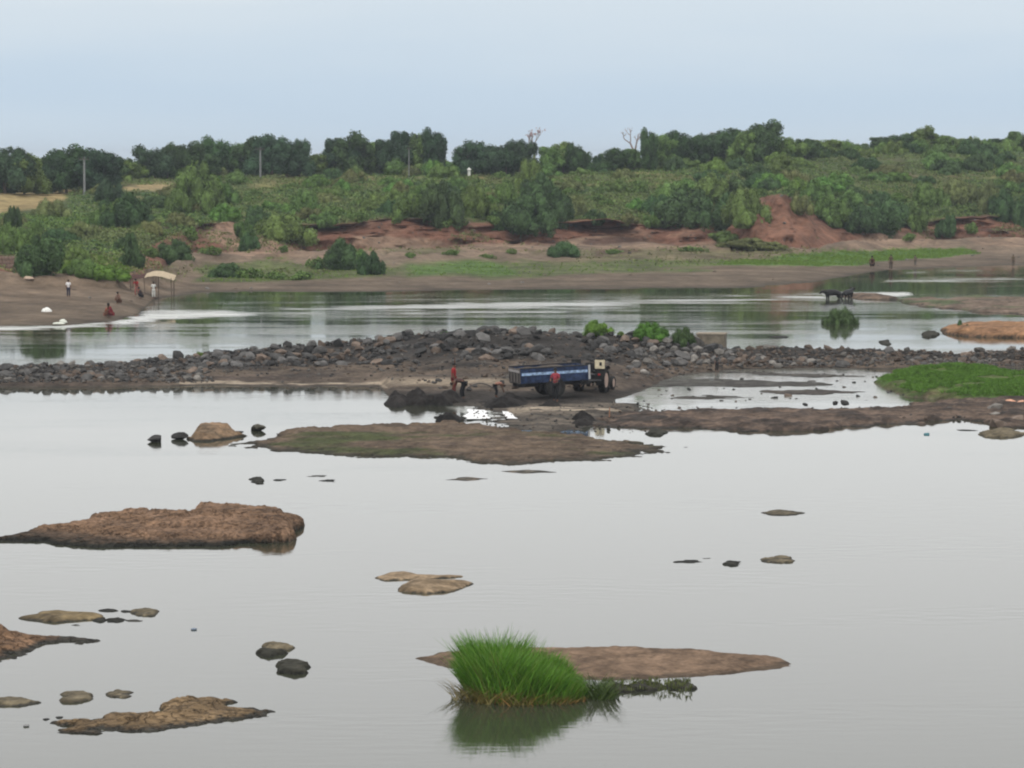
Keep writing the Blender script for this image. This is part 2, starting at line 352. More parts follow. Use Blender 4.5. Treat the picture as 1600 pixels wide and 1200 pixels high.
# ------------------------------------------------------------------ river water
ug = np.arange(-900, 2501, 8.0); vg = np.concatenate([np.arange(406, 700, 1.6), np.arange(700, 1400, 9), [1700, 2300, 4000, 9000]])
GU, GV = np.meshgrid(ug, vg)
Dg = (H * F) / (GV - 250) * 1.0
Dg = H / np.tan(np.arctan((GV - 600) / F) + PITCH)
WX, WY = xy(GU, Dg, 0)
near = GV > 1500
WX = np.where(near, (GU - 800) / F * 400, WX)
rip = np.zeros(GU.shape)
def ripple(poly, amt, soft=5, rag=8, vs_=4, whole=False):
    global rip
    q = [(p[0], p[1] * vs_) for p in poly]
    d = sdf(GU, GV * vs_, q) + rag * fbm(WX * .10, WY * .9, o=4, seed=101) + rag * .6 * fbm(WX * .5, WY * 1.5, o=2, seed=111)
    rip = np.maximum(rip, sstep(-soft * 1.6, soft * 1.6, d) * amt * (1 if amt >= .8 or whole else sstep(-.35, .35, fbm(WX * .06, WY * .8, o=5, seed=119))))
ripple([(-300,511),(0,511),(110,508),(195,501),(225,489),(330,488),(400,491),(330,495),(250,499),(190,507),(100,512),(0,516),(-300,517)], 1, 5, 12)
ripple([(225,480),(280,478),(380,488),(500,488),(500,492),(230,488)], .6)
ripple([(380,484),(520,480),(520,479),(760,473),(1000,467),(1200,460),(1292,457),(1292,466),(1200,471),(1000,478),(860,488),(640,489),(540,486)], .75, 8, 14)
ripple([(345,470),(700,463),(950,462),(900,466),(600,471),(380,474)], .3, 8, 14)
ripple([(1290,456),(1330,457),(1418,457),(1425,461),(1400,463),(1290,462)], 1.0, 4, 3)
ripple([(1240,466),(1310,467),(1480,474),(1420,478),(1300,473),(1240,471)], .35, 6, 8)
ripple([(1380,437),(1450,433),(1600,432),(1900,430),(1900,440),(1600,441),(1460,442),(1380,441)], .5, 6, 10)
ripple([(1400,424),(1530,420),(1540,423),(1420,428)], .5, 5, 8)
ripple([(985,588),(1080,570),(1280,570),(1400,585),(1420,632),(1300,628),(1000,632)], .42, 8, 14, whole=True)  # pond: its bright sky reflection painted in through the ripple mask
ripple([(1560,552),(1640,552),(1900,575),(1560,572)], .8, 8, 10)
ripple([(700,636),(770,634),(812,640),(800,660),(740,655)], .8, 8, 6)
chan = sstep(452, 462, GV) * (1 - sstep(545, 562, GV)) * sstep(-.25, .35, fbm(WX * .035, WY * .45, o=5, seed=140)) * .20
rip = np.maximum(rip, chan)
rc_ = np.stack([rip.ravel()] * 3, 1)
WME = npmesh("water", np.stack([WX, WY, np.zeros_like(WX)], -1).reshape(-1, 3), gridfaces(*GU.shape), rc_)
m, t, b = newmat("river_water")
ge = N(t, "ShaderNodeNewGeometry"); at_ = N(t, "ShaderNodeAttribute", attribute_name="Col")
cmr = N(t, "ShaderNodeMix", data_type='RGBA'); cmr.inputs[6].default_value = (.042, .046, .030, 1); cmr.inputs[7].default_value = (.62, .63, .59, 1)  # whitish mix: foam, and sky reflection on ripples painted into the colour
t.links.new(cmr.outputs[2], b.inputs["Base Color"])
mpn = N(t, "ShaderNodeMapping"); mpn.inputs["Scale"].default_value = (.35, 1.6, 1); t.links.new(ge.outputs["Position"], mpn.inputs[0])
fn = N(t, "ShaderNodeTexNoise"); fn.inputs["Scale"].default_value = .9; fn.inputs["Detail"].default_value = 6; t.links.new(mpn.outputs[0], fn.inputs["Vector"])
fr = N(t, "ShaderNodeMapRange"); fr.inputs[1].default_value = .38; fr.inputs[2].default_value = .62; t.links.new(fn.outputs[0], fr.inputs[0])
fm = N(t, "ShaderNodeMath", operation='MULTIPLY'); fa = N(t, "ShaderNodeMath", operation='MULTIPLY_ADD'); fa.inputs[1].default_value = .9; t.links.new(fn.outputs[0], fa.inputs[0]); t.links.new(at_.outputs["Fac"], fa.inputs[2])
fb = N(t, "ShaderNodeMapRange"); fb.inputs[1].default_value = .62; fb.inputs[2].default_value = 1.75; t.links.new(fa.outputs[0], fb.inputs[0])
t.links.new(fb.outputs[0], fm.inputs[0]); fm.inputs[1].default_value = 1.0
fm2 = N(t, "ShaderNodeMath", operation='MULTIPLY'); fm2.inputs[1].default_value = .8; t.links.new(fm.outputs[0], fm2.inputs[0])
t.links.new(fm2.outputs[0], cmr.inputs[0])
# roughness: glassy with large breeze patches
bn = N(t, "ShaderNodeTexNoise"); bn.inputs["Scale"].default_value = .035; bn.inputs["Detail"].default_value = 5
mp2 = N(t, "ShaderNodeMapping"); mp2.inputs["Scale"].default_value = (.5, 1.4, 1); t.links.new(ge.outputs["Position"], mp2.inputs[0]); t.links.new(mp2.outputs[0], bn.inputs["Vector"])
br = N(t, "ShaderNodeMapRange"); br.inputs[1].default_value = .35; br.inputs[2].default_value = .65; br.inputs[3].default_value = .012; br.inputs[4].default_value = .055
t.links.new(bn.outputs[0], br.inputs[0])
ra = N(t, "ShaderNodeMath", operation='MULTIPLY_ADD'); ra.inputs[1].default_value = .35; t.links.new(fb.outputs[0], ra.inputs[0]); t.links.new(br.outputs[0], ra.inputs[2])
t.links.new(ra.outputs[0], b.inputs["Roughness"]); b.inputs["IOR"].default_value = 1.50
mp3 = N(t, "ShaderNodeMapping"); mp3.inputs["Scale"].default_value = (.8, 2.2, 1); t.links.new(ge.outputs["Position"], mp3.inputs[0])
wn_ = N(t, "ShaderNodeTexNoise"); wn_.inputs["Scale"].default_value = 1.1; wn_.inputs["Detail"].default_value = 4; t.links.new(mp3.outputs[0], wn_.inputs["Vector"])
bs = N(t, "ShaderNodeMath", operation='MULTIPLY_ADD'); bs.inputs[1].default_value = .9; bs.inputs[2].default_value = .032; t.links.new(at_.outputs["Fac"], bs.inputs[0])
wp = N(t, "ShaderNodeTexNoise"); wp.inputs["Scale"].default_value = .10; wp.inputs["Detail"].default_value = 6; wp.inputs["Distortion"].default_value = .6; t.links.new(mp2.outputs[0], wp.inputs["Vector"])
wr = N(t, "ShaderNodeMapRange"); wr.inputs[1].default_value = .48; wr.inputs[2].default_value = .66; wr.inputs[4].default_value = .22; t.links.new(wp.outputs[0], wr.inputs[0])
ws = N(t, "ShaderNodeMath", operation='ADD'); t.links.new(bs.outputs[0], ws.inputs[0]); t.links.new(wr.outputs[0], ws.inputs[1])
bp = N(t, "ShaderNodeBump"); bp.inputs["Distance"].default_value = .035; t.links.new(ws.outputs[0], bp.inputs["Strength"])
t.links.new(wn_.outputs[0], bp.inputs["Height"]); t.links.new(bp.outputs[0], b.inputs["Normal"])
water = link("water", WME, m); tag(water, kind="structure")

# ------------------------------------------------------------------ islands
def island(name, poly, h, edge, label=None, cat="sandbar", jit=.35, rough=.3, base=(.235,.16,.105), alt=(.17,.10,.06),
           wet=(.045,.042,.035), wetz=.10, dip=0, cell=None, mat=None, kind=None, group=None, green=None, gthr=.1, peaky=.5, nscale=1.0, parent=None, strata=0, hb=None, hf=None):
    """poly: photo pixels (u, v[, z of that outline point]) -> footprint on the water; a mound with an uneven shoreline"""
    if hb:
        hu = lambda T, u: float(np.interp(u, [q[0] for q in T], [q[1] for q in T]))
        vm_ = {}
        P = [at(p[0], p[1], hu(hb, p[0]) * .93 if len(p) > 2 else 0) for p in poly]
    else:
        P = [at(p[0], p[1], p[2] * (.3 if edge > 1 else .9) if len(p) > 2 else 0) for p in poly]
    px, py = np.array([p.x for p in P]), np.array([p.y for p in P])
    cx, cyy = px.mean(), py.mean(); sx, sy = np.ptp(px), np.ptp(py)
    if cell is None: cell = max(.05, 1.0 / ppm(cyy) * 1.6)
    cy_ = cell * 1.6
    mg = .5 + .08 * min(sx, sy)
    gx = np.arange(px.min() - mg, px.max() + mg, cell); gy = np.arange(py.min() - mg, py.max() + mg, cy_)
    if len(gx) * len(gy) > 160000:
        k = math.sqrt(len(gx) * len(gy) / 160000); gx = np.arange(px.min() - mg, px.max() + mg, cell * k); gy = np.arange(py.min() - mg, py.max() + mg, cy_ * k)
    A, B = np.meshgrid(gx, gy); ns = nscale
    sd_ = abs(hash(name + str(poly[0]))) % 200 if False else int(abs(poly[0][0] * 7 + poly[0][1] * 3)) % 200
    d = sdf(A, B, np.stack([px, py], 1)) + jit * fbm(A * .9 * ns, B * .9 * ns, o=5, seed=sd_) * min(1, sy) + jit * .18
    dd = np.clip(d / edge, 0, 1); top = dd ** peaky
    n = fbm(A * .55 * ns, B * .55 * ns, o=5, seed=sd_ + 7); nf = fbm(A * 3 * ns, B * 3 * ns, o=4, seed=sd_ + 9)
    if strata:
        q_ = top * (1 + rough * 1.2 * n) + .12 * (1 - np.abs(nf) * 2) ; st_ = q_ * strata; fl = np.floor(st_); top = (fl + sstep(.55, .95, st_ - fl)) / strata * .75 + q_ * .25; n = n * .3
    z = h * top * (1 + rough * 1.6 * n) + h * .10 * nf * np.clip(dd, 0, 1) * (1 if rough > .2 else .4)
    if hb:
        ins = d > 0; big = 1e6
        y0_ = np.where(ins, B, big).min(0); y1_ = np.where(ins, B, -big).max(0); ok_ = y1_ > y0_
        yn = np.clip((B - np.where(ok_, y0_, 0)) / np.where(ok_, np.maximum(y1_ - y0_, .2), 1), 0, 1)
        ucol = CX + F * A / (B * CP + H * SP)
        HB = np.interp(ucol, [q[0] for q in hb], [q[1] for q in hb]); HF = np.interp(ucol, [q[0] for q in hf], [q[1] for q in hf])
        rel = HF + (HB - HF) * yn ** .85
        lay = rel + h * rough * (.45 * n + .22 * (1 - np.abs(nf) * 2.5)); sN = max(2, strata); q_ = lay / h * sN; fl = np.floor(q_)
        lay = np.maximum((fl + sstep(.35, .95, q_ - fl)) / sN * h * .6 + lay * .4, .015) if strata else np.maximum(lay, .015)
        z = lay * np.clip(d / edge, 0, 1) ** peaky
    z = np.where(d > 0, z, np.maximum(d * .7, -.3)) - .012
    if dip: z -= dip * sstep(0, .4, n)
    keep = (d > -.45)
    V = np.stack([A - cx, B - cyy, z], -1).reshape(-1, 3); Fc = gridfaces(*A.shape, keep=keep)
    fz, fn_, ff = z.ravel(), n.ravel(), nf.ravel()
    c = lerp3(np.broadcast_to(base, (len(V), 3)), alt, sstep(-.1, .45, fn_ + .5 * ff))
    c = lerp3(c, np.minimum(1, np.array(base) * 1.35), sstep(.25, .6, ff) * .5)
    if green is not None: c = lerp3(c, green, sstep(gthr, gthr + .3, fbm(A * .25 + 9, B * .4, o=4, seed=sd_ + 31).ravel()))
    c = lerp3(c, wet, 1 - sstep(wetz * .4, wetz, fz + .03 * ff))
    V, Fc, c = compact(V, Fc, c)
    o = link(name, npmesh(name, V, Fc, c), mat or EARTH_NEAR, parent=parent, loc=(cx, cyy, 0))
    tag(o, label, None if kind else cat, group, kind)
    o["_r"] = 0; del o["_r"]
    return o
def ov(u0, u1, v0, v1, n=11, seed=0):
    r = random.Random(int(u0 * 7 + v0) + seed); L = []
    for i in range(n):
        a = 2 * math.pi * i / n; k = r.uniform(.68, 1.12)
        L.append(((u0 + u1) / 2 + (u1 - u0) / 2 * math.cos(a) * k, (v0 + v1) / 2 + (v1 - v0) / 2 * math.sin(a) * k))
    return L
ROCKB, ROCKA = (.235,.135,.080), (.145,.082,.05)
island("rock_slab", [(-60,850),(0,845),(90,850),(160,855),(350,852),(446,846),(456,824),(457,806,1),(445,797,1),(420,790,1),(370,787,1),(312,782,1),(300,788,1),(290,795,1),(248,796,1),(235,787,1),(190,797,1),(150,803,1),(100,815,1),(60,822,1),(0,838,1),(-60,842,1)],
       .66, .28, "large ragged brown rock slab low in the river at the left, highest at its right end", "rock", jit=.5, rough=.36, base=(.235,.145,.09), alt=(.13,.082,.055), wet=(.022,.022,.018), wetz=.20, peaky=.35, strata=5, nscale=1.2, mat=ROCKM, hb=[(-60,.08),(0,.10),(100,.26),(235,.46),(312,.60),(420,.56),(457,.36)], hf=[(0,.04),(140,.08),(300,.08),(390,.14),(430,.40),(457,.42)])
island("rock_slab", [(-70,1036),(-10,1034),(30,1022),(70,1007),(120,1006),(142,999),(100,990,1),(60,982,1),(22,978,1),(0,965,1),(-60,955,1)], .5, 1.2,
       "orange brown rock running in from the left edge, pointed towards the right", "rock", jit=.6, rough=.4, base=(.235,.14,.082), alt=(.09,.062,.045), wetz=.1, strata=4, nscale=1.6, mat=ROCKM, hb=[(-60,.5),(0,.42),(60,.25),(142,.06)], hf=[(0,.06),(142,.04)])
SB = "sandbar"
island(SB, [(100,1130),(105,1143),(135,1144),(140,1138),(235,1140),(300,1132),(380,1124),(426,1111),(400,1104,1),(345,1096,1),(335,1087,1),(300,1086,1),(265,1089,1),(245,1100,1),(225,1104,1),(200,1104,1),(170,1109,1),(145,1120,1),(130,1117,1),(112,1117,1)],
       .28, .5, "long brown rocky bar near the bottom left corner with a knob at its left end", jit=.6, rough=.4, base=(.22,.15,.082), alt=(.115,.078,.046), wetz=.07, nscale=1.8, strata=3, mat=ROCKM, hb=[(100,.14),(125,.20),(145,.10),(200,.24),(300,.26),(345,.16),(426,.04)], hf=[(100,.06),(426,.03)])
island(SB, [(632,1028),(680,1040),(760,1052),(860,1062),(985,1064),(1060,1061),(1120,1054),(1190,1046),(1236,1041),(1230,1028,1),(1200,1018,1),(1150,1014,1),(1080,1009,1),(1000,1006,1),(920,1005,1),(860,1006,1),(760,1008,1),(690,1014,1)],
       .24, .5, "smooth brown sandbar in the foreground behind the tall grass clump", jit=.35, rough=.25, base=(.19,.128,.086), alt=(.125,.085,.058), wet=(.10,.072,.05), wetz=.06, hb=[(632,.06),(760,.24),(1000,.28),(1150,.24),(1236,.10)], hf=[(632,.02),(1236,.04)])
island(SB, [(388,693),(396,699),(470,706),(530,708),(600,713),(700,714),(770,724),(860,722),(960,716),(1044,699),(960,686,1),(870,675,1),(790,668,1),(700,656,1),(640,662,1),(530,662,1),(462,668,1),(430,684,1)],
       .34, .8, "broad brown bar with green moss on top in front of the sand diggers", jit=1.5, rough=.6, base=(.165,.120,.085), alt=(.07,.053,.042), strata=5, nscale=1.5, green=(.075,.085,.036), gthr=.16, wetz=.09, wet=(.05,.045,.035), mat=EARTH_MID, cell=.1, hb=[(388,.04),(462,.3),(700,.40),(870,.25),(1044,.04)], hf=[(388,.03),(700,.06),(1044,.03)])
island(SB, [(590,902),(600,908),(640,906),(625,916),(625,924),(665,928),(705,925),(722,915),(730,911),(700,910),(660,908),(720,901),(655,899),(632,894,.05),(605,896,.05)],
       .13, .5, "small tan bar split in two lobes in the open water below the middle", jit=.3, base=(.30,.22,.14), alt=(.18,.13,.08), wetz=.04)
island(SB, [(42,966),(60,973),(95,974),(125,968),(160,966),(150,960),(90,956),(62,959)], .12, .5, "flat olive brown bar beside a row of small dark rocks at the left", jit=.35, base=(.20,.15,.08), alt=(.13,.10,.06), wetz=.05)
island(SB, [(692,750),(730,752),(772,748),(730,745)], .05, .8, "thin dark mud streak left of the other under the broad bar", jit=.3, base=(.17,.15,.12), wetz=.03)
island(SB, [(782,736),(815,740),(868,738),(825,734)], .05, .8, "thin dark mud streak just below the broad mossy bar", jit=.3, base=(.17,.15,.12), wetz=.03)
# small flat rocks: (u0,u1,v0,v1,h,label)
DK = dict(base=(.045,.043,.032), alt=(.020,.020,.017), wet=(.018,.018,.015), wetz=.06)
OL = dict(base=(.17,.14,.09), alt=(.10,.085,.06), wetz=.05)
for (a, b_, c_, d_, h_, lab, st) in [
 (93,147,1081,1098,.12,"oval olive rock with a pale centre above the long bottom left bar", OL),
 (170,208,1078,1090,.10,"smaller oval rock right of the oval olive one", OL),
 (-40,60,1093,1104,.14,"low rock tapering in from the left edge above the bottom bar", OL),
 (143,168,966,973,.08,"left one of two touching dark flat rocks beside the olive bar", DK),
 (168,192,966,973,.08,"right one of two touching dark flat rocks beside the olive bar", DK),
 (156,184,951,956,.06,"thin dark rock at the top of the small rock row at the left", DK),
 (188,206,953,958,.05,"thin speck of rock between the top thin rock and the round green one", DK),
 (208,243,953,964,.12,"round greenish rock at the right end of the small rock row", OL),
 (196,224,967,973,.03,"barely surfacing streak of rock below the greenish rock", OL),
 (108,132,975,979,.03,"faint rock streak under the olive bar", OL),
 (436,482,1034,1055,.30,"black boulder with a mossy top, pointed at its right", DK),
 (400,440,1014,1028,.20,"dark front half of the broken rock above the black mossy boulder", DK),
 (404,455,1005,1019,.20,"pale topped back half of the broken rock above the black mossy boulder", OL),
 (66,80,1122,1128,.05,"small dark pebble left of the bottom bar", DK), (86,99,1119,1124,.05,"small dark pebble nearest the bottom bar's knob", DK),
 (391,413,746,756,.12,"small dark rock alone below the black boulders", DK), (428,449,748,752,.05,"flat sliver of rock next to the small lone dark rock", DK),
 (478,512,742,746,.03,"upper one of two thin rock slivers under the broad bar's left", OL), (494,530,749,753,.05,"lower one of two thin rock slivers under the broad bar's left", DK),
 (1190,1258,797,806,.08,"long flat rock alone in the open water at the right", OL),
 (1190,1247,870,882,.12,"double lobed brown rock, rightmost of the three in its row", OL), (1130,1157,876,885,.10,"small round brown rock, middle of the three in its row", DK),
 (1056,1098,875,881,.05,"thin dark rock, leftmost of the three in its row", DK), (1095,1113,871,874,.03,"tiny sliver of rock behind the leftmost of three", DK),
 (1440,1465,518,528,.25,"rounded dark rock in front of the orange sandbank", DK), (1375,1392,532,540,.15,"tilted dark rock in calm water beyond the causeway", DK),
 (1200,1235,525,529,.10,"thin dark log-like rock beyond the causeway right of the concrete block", DK),
 (1010,1042,672,681,.18,"dark wedge of rock below the long right hand mud bar", DK),
 (1528,1600,671,684,.22,"dark flat rock shelf in the water below the right stone heap", OL), (1490,1530,671,674,.05,"thin dark spit left of the rock shelf", DK),
 (940,985,1068,1084,.20,"dark wet rock at the waterline just right of the grass clump", DK), (985,1040,1066,1082,.18,"dark wet rock, middle of the fringe in front of the foreground sandbar", DK),
 (1036,1085,1066,1080,.18,"dark wet rock at the right end of the fringe before the foreground sandbar", DK)]:
    island("rock", ov(a, b_, c_, d_), h_ * .5, .35 * max(.3, (b_ - a) / ppm(at(0, (c_ + d_) / 2).y) * .35), lab, "rock", jit=.22, rough=.4, nscale=2.6, strata=2.5, **st)
# ------------------------------------------------------------------ land in the middle: rubble spit with stone ridge
SPIT = [
 (-500,[(168,0),(170,.2),(173,.35),(177,.55),(184,0)]),
 (0,   [(169,0),(171,.2),(173,.35),(177,.5),(184,0)]),
 (200, [(169,0),(171,.2),(174,.4),(179,.65),(187,0)]),
 (330, [(170,0),(172,.22),(177,.5),(182,.85),(190,0)]),
 (450, [(169.5,0),(172,.15),(178,.6),(184,1.2),(194,0)]),
 (590, [(169,0),(172,.16),(178,.8),(187,1.45),(198,0)]),
 (620, [(158,0),(165,.25),(177,.85),(188,1.6),(199,0)]),
 (720, [(156,0),(163,.3),(176,1.0),(188,1.8),(200,0)]),
 (870, [(155.5,0),(162,.35),(176,1.15),(188,1.85),(200,0)]),
 (950, [(157,0),(164,.35),(178,1.0),(189,1.55),(200,0)]),
 (990, [(163,0),(169,.3),(181,.75),(189,1.4),(198,0)]),
 (1060,[(177,0),(180,.3),(184,.6),(188,1.2),(196,0)]),
 (1150,[(183,0),(184,.25),(186,.45),(188.5,.75),(193,0)]),
 (1300,[(184.5,0),(186,.25),(187.5,.45),(190,.7),(194,0)]),
 (1420,[(184,0),(185.5,.25),(187.5,.4),(190,.6),(194,0)]),
 (1600,[(185,0),(186.5,.2),(188,.3),(190,.42),(193.5,0)]),
 (2200,[(185,0),(186.5,.2),(188,.3),(190,.42),(193.5,0)]),
]
us2 = np.arange(-500, 2201, 3.0)
R2, S2 = loft(SPIT, us2, [2, 16, 34, 24, 12, 2], warp=10, pre=(2.5, -.5), post=((203, -.8),))
D2, Z2 = R2[..., 0].copy(), R2[..., 1].copy(); SS2 = np.repeat(S2[:, None], len(us2), 1); UU2 = np.repeat(us2[None], len(S2), 0)
X2, _ = xy(UU2, D2, Z2)
D2 += (1 - sstep(1, 2, SS2)) * 1.0 * fbm(X2 * .25, 1.0, o=4, seed=120)
Z2 += sstep(-.3, .4, SS2) * (.16 * fbm(X2 * .18, D2 * .3, o=4, seed=122) + .05 * fbm(X2 * 1.2, D2 * 1.4, o=3, seed=124))
Z2 += sstep(1.2, 2, SS2) * (1 - sstep(3.3, 4, SS2)) * sstep(350, 650, UU2) * (.6 * fbm(X2 * .16, D2 * .4, o=4, seed=126))
P2 = np.stack([X2, D2, Z2], -1); p2 = P2.reshape(-1, 3)
q2 = p2; uu2, vv2, _ = proj(p2); s2 = SS2.ravel()
a1 = fbm(q2[:, 0] * .25, q2[:, 1] * .4, o=4, seed=130); a2 = fbm(q2[:, 0] * 1.4, q2[:, 1] * 1.6, o=3, seed=134)
c2 = lerp3(np.broadcast_to((.135, .104, .079), p2.shape), (.085, .066, .054), sstep(-.1, .4, a1))
c2 = lerp3(c2, (.18, .135, .105), sstep(.2, .6, a2) * .6)
c2 = lerp3(c2, (.050, .045, .041), sstep(1.5, 2.0, s2 + a1 * .8))
pale = (1 - sstep(.45, 1.0, s2 + .2 * a1)) * sstep(255, 300, uu2) * (1 - sstep(770, 830, uu2)) * sstep(.03, .08, p2[:, 2]) * ((uu2 < 600) | (vv2 < 606))
c2 = lerp3(c2, (.40, .33, .25), sstep(.2, .8, pale) * .9)
pale2 = np.exp(-((vv2 - 598 + (uu2 > 600) * 2) / 5.0) ** 2) * sstep(560, 620, uu2) * (1 - sstep(770, 810, uu2))
c2 = lerp3(c2, (.37, .30, .22), np.clip(pale2, 0, 1))
dmud = sstep(600, 618, uu2) * (1 - sstep(980, 1040, uu2)) * sstep(604, 612, vv2 + 5 * a1)
c2 = lerp3(c2, (.045, .039, .034), dmud * .95)
c2 = lerp3(c2, (.07, .06, .05), 1 - sstep(.02, .08, p2[:, 2] + .02 * a2))
spit = link("rubble_spit", npmesh("rubble_spit", p2, gridfaces(*SS2.shape), c2), EARTH_MID); tag(spit, kind="structure")
def on_grid(Pf, uu, vv, u, v, du=6, dv=2.2):
    k = np.where((np.abs(uu - u) < du) & (np.abs(vv - v) < dv))[0]
    if not len(k): k = np.array([np.argmin((uu - u) ** 2 + 9 * (vv - v) ** 2)])
    j = k[np.argmin(Pf[k, 1])]; y, z = Pf[j, 1], Pf[j, 2]
    return Vector((xy(u, y, z)[0], y, z))
def on_spit(u, v): return on_grid(p2, uu2, vv2, u, v)

GRS = (.075, .145, .026)
field = island("grass_bank", [(1372,600),(1400,612),(1440,622),(1500,626),(1600,628),(1760,630),(1760,590),(1600,590,.5),(1540,578,.55),(1480,578,.5),(1430,578,.45),(1392,586,.2)],
       .62, 2.4, kind="structure", jit=.8, rough=.22, base=(.08,.13,.035), alt=(.10,.12,.045), green=(.13,.11,.06), gthr=.18, wetz=.10, mat=EARTH_MID, cell=.1, wet=(.13,.11,.08))
rbar = island("mud_bar", [(950,650),(960,664),(1000,668),(1100,668),(1170,672),(1250,672),(1330,667),(1400,663),(1440,660),(1500,655),(1548,662),(1575,668),(1620,662),(1800,655),(1800,620),(1600,622),(1450,630),(1400,640,.3),(1250,638,.35),(1100,640,.35),(1030,646,.25)],
       .20, 1.6, kind="structure", jit=1.6, rough=.7, base=(.165,.118,.09), alt=(.06,.047,.04), strata=0, nscale=1.4, wet=(.05,.045,.04), wetz=.10, mat=EARTH_MID, cell=.1)
island(SB, [(1478,516),(1484,524),(1540,527),(1620,528),(1800,530),(1800,508),(1620,508,.5),(1560,508,.5),(1510,510,.4),(1488,512,.2)], .55, 1.8,
       "orange sandbank with dark undercut edge at the right beyond the stones", jit=.8, rough=.2, base=(.34,.19,.10), alt=(.25,.14,.08), wet=(.05,.04,.03), wetz=.22, mat=EARTH_MID, cell=.14)
island(SB, [(1420,470),(1440,478),(1500,484),(1600,492),(1760,494),(1760,472),(1600,470),(1500,468)], .35, 3,
       "far pebbly brown shoal at the right between two dark water strips", jit=2.2, rough=.6, base=(.19,.14,.105), alt=(.11,.09,.07), green=(.10,.12,.06), wetz=.08, mat=EARTH_MID, cell=.2, nscale=.5)
island(SB, [(1320,462),(1345,460),(1390,463),(1400,469),(1345,468),(1322,465)], .25, 1.2, "tiny pebbly shoal beside the two black buffaloes", jit=.8, rough=.4, base=(.20,.14,.10), alt=(.09,.07,.055), mat=EARTH_MID, cell=.15)
mflat = island("mud_flat", [(722,632),(800,628),(960,628),(1010,632),(990,646),(965,662),(940,668),(880,676),(820,678),(790,668),(775,655),(770,645),(735,640)],
       .10, 2.5, kind="structure", jit=.9, rough=.9, base=(.15,.125,.10), alt=(.07,.06,.05), wet=(.05,.046,.04), wetz=.035, dip=.06, mat=EARTH_MID, cell=.09, nscale=.8)
island("sand_strip", [(780,640),(860,636),(965,640),(970,646),(880,645),(800,648)], .12, 1.0, kind="structure", jit=.5, rough=.3, base=(.36,.30,.23), alt=(.25,.20,.15), mat=EARTH_MID, cell=.08, wetz=.04)
island("mud_strip", [(1000,596),(1100,592),(1290,598),(1300,602),(1200,605),(1010,604)], .06, 1.2, kind="structure", jit=.8, rough=.7, base=(.10,.095,.085), alt=(.07,.065,.06), mat=EARTH_MID, cell=.12, wetz=.02)
island("mud_strip", [(1110,579),(1200,582),(1290,585),(1360,588),(1290,590),(1180,586)], .05, 1.0, kind="structure", jit=1.0, rough=.9, base=(.11,.10,.09), alt=(.07,.065,.06), mat=EARTH_MID, cell=.1, wetz=.02, dip=.02)
island("mud_strip", [(1180,612),(1260,609),(1350,612),(1300,616),(1220,617)], .05, 1.0, kind="structure", jit=1.1, rough=.9, base=(.11,.095,.08), alt=(.07,.06,.055), mat=EARTH_MID, cell=.1, wetz=.02, dip=.02)
island("mud_strip", [(1040,622),(1110,618),(1170,621),(1110,625)], .04, .8, kind="structure", jit=.9, rough=.9, base=(.10,.09,.08), alt=(.07,.06,.055), mat=EARTH_MID, cell=.1, wetz=.02, dip=.02)
HEAP = dict(jit=.5, rough=.42, nscale=1.5, base=(.032,.028,.026), alt=(.020,.018,.017), wet=(.02,.02,.02), wetz=.04, mat=EARTH_MID, cell=.07, peaky=.9)
for (a, b_, c_, d_, h_, lab) in [
 (600,642,624,636,.45,"dark spoil heap at the left tip of the digging site"), (634,672,624,635,.62,"pointed dark spoil heap, second from the left tip"),
 (664,722,622,636,.6,"tallest dark spoil heap, left of the person in red"), (745,838,624,640,.55,"wide dark spoil heap in front of the trailer's rear"),
 (836,880,628,640,.25,"low dark spoil heap under the trailer's wheel"), (684,724,650,660,.38,"small black mud heap standing in the pool left of the white puddle"),
 (893,935,655,668,.42,"small black pointed mud heap in front of the tractor")]:
    island("mud_heap", ov(a, b_, c_, d_), h_, (b_ - a) / 32 * .5, lab, "mud heap", **HEAP)
island(SB, [(968,650),(1000,646),(1040,648),(1050,662),(1000,664),(960,662)], .32, 1.2, "dark lumpy mud mound at the left end of the long right bar", jit=.5, rough=.5, base=(.07,.058,.05), alt=(.05,.042,.038), mat=EARTH_MID, cell=.08)
#PART2
# ------------------------------------------------------------------ air
HAZE = 0.00015
hz = bmesh.new(); bmesh.ops.create_cube(hz, size=1)
for v_ in hz.verts: v_.co = Vector((v_.co.x * 3000, v_.co.y * 8400 + 4000, v_.co.z * 32 + 14.5))
hm_ = bpy.data.meshes.new("haze"); hz.to_mesh(hm_); hz.free(); hmat = bpy.data.materials.new("haze_air"); hmat.use_nodes = True
ht = hmat.node_tree; ht.nodes.clear(); ho = N(ht, "ShaderNodeOutputMaterial"); hv = N(ht, "ShaderNodeVolumePrincipled")
hv.inputs["Color"].default_value = (.80, .88, .98, 1); hv.inputs["Density"].default_value = HAZE; hv.inputs["Anisotropy"].default_value = .2
ht.links.new(hv.outputs[0], ho.inputs["Volume"]); hazeo = link("haze", hm_, hmat); tag(hazeo, "thin pale humid air over the river and banks", None, None, "stuff")
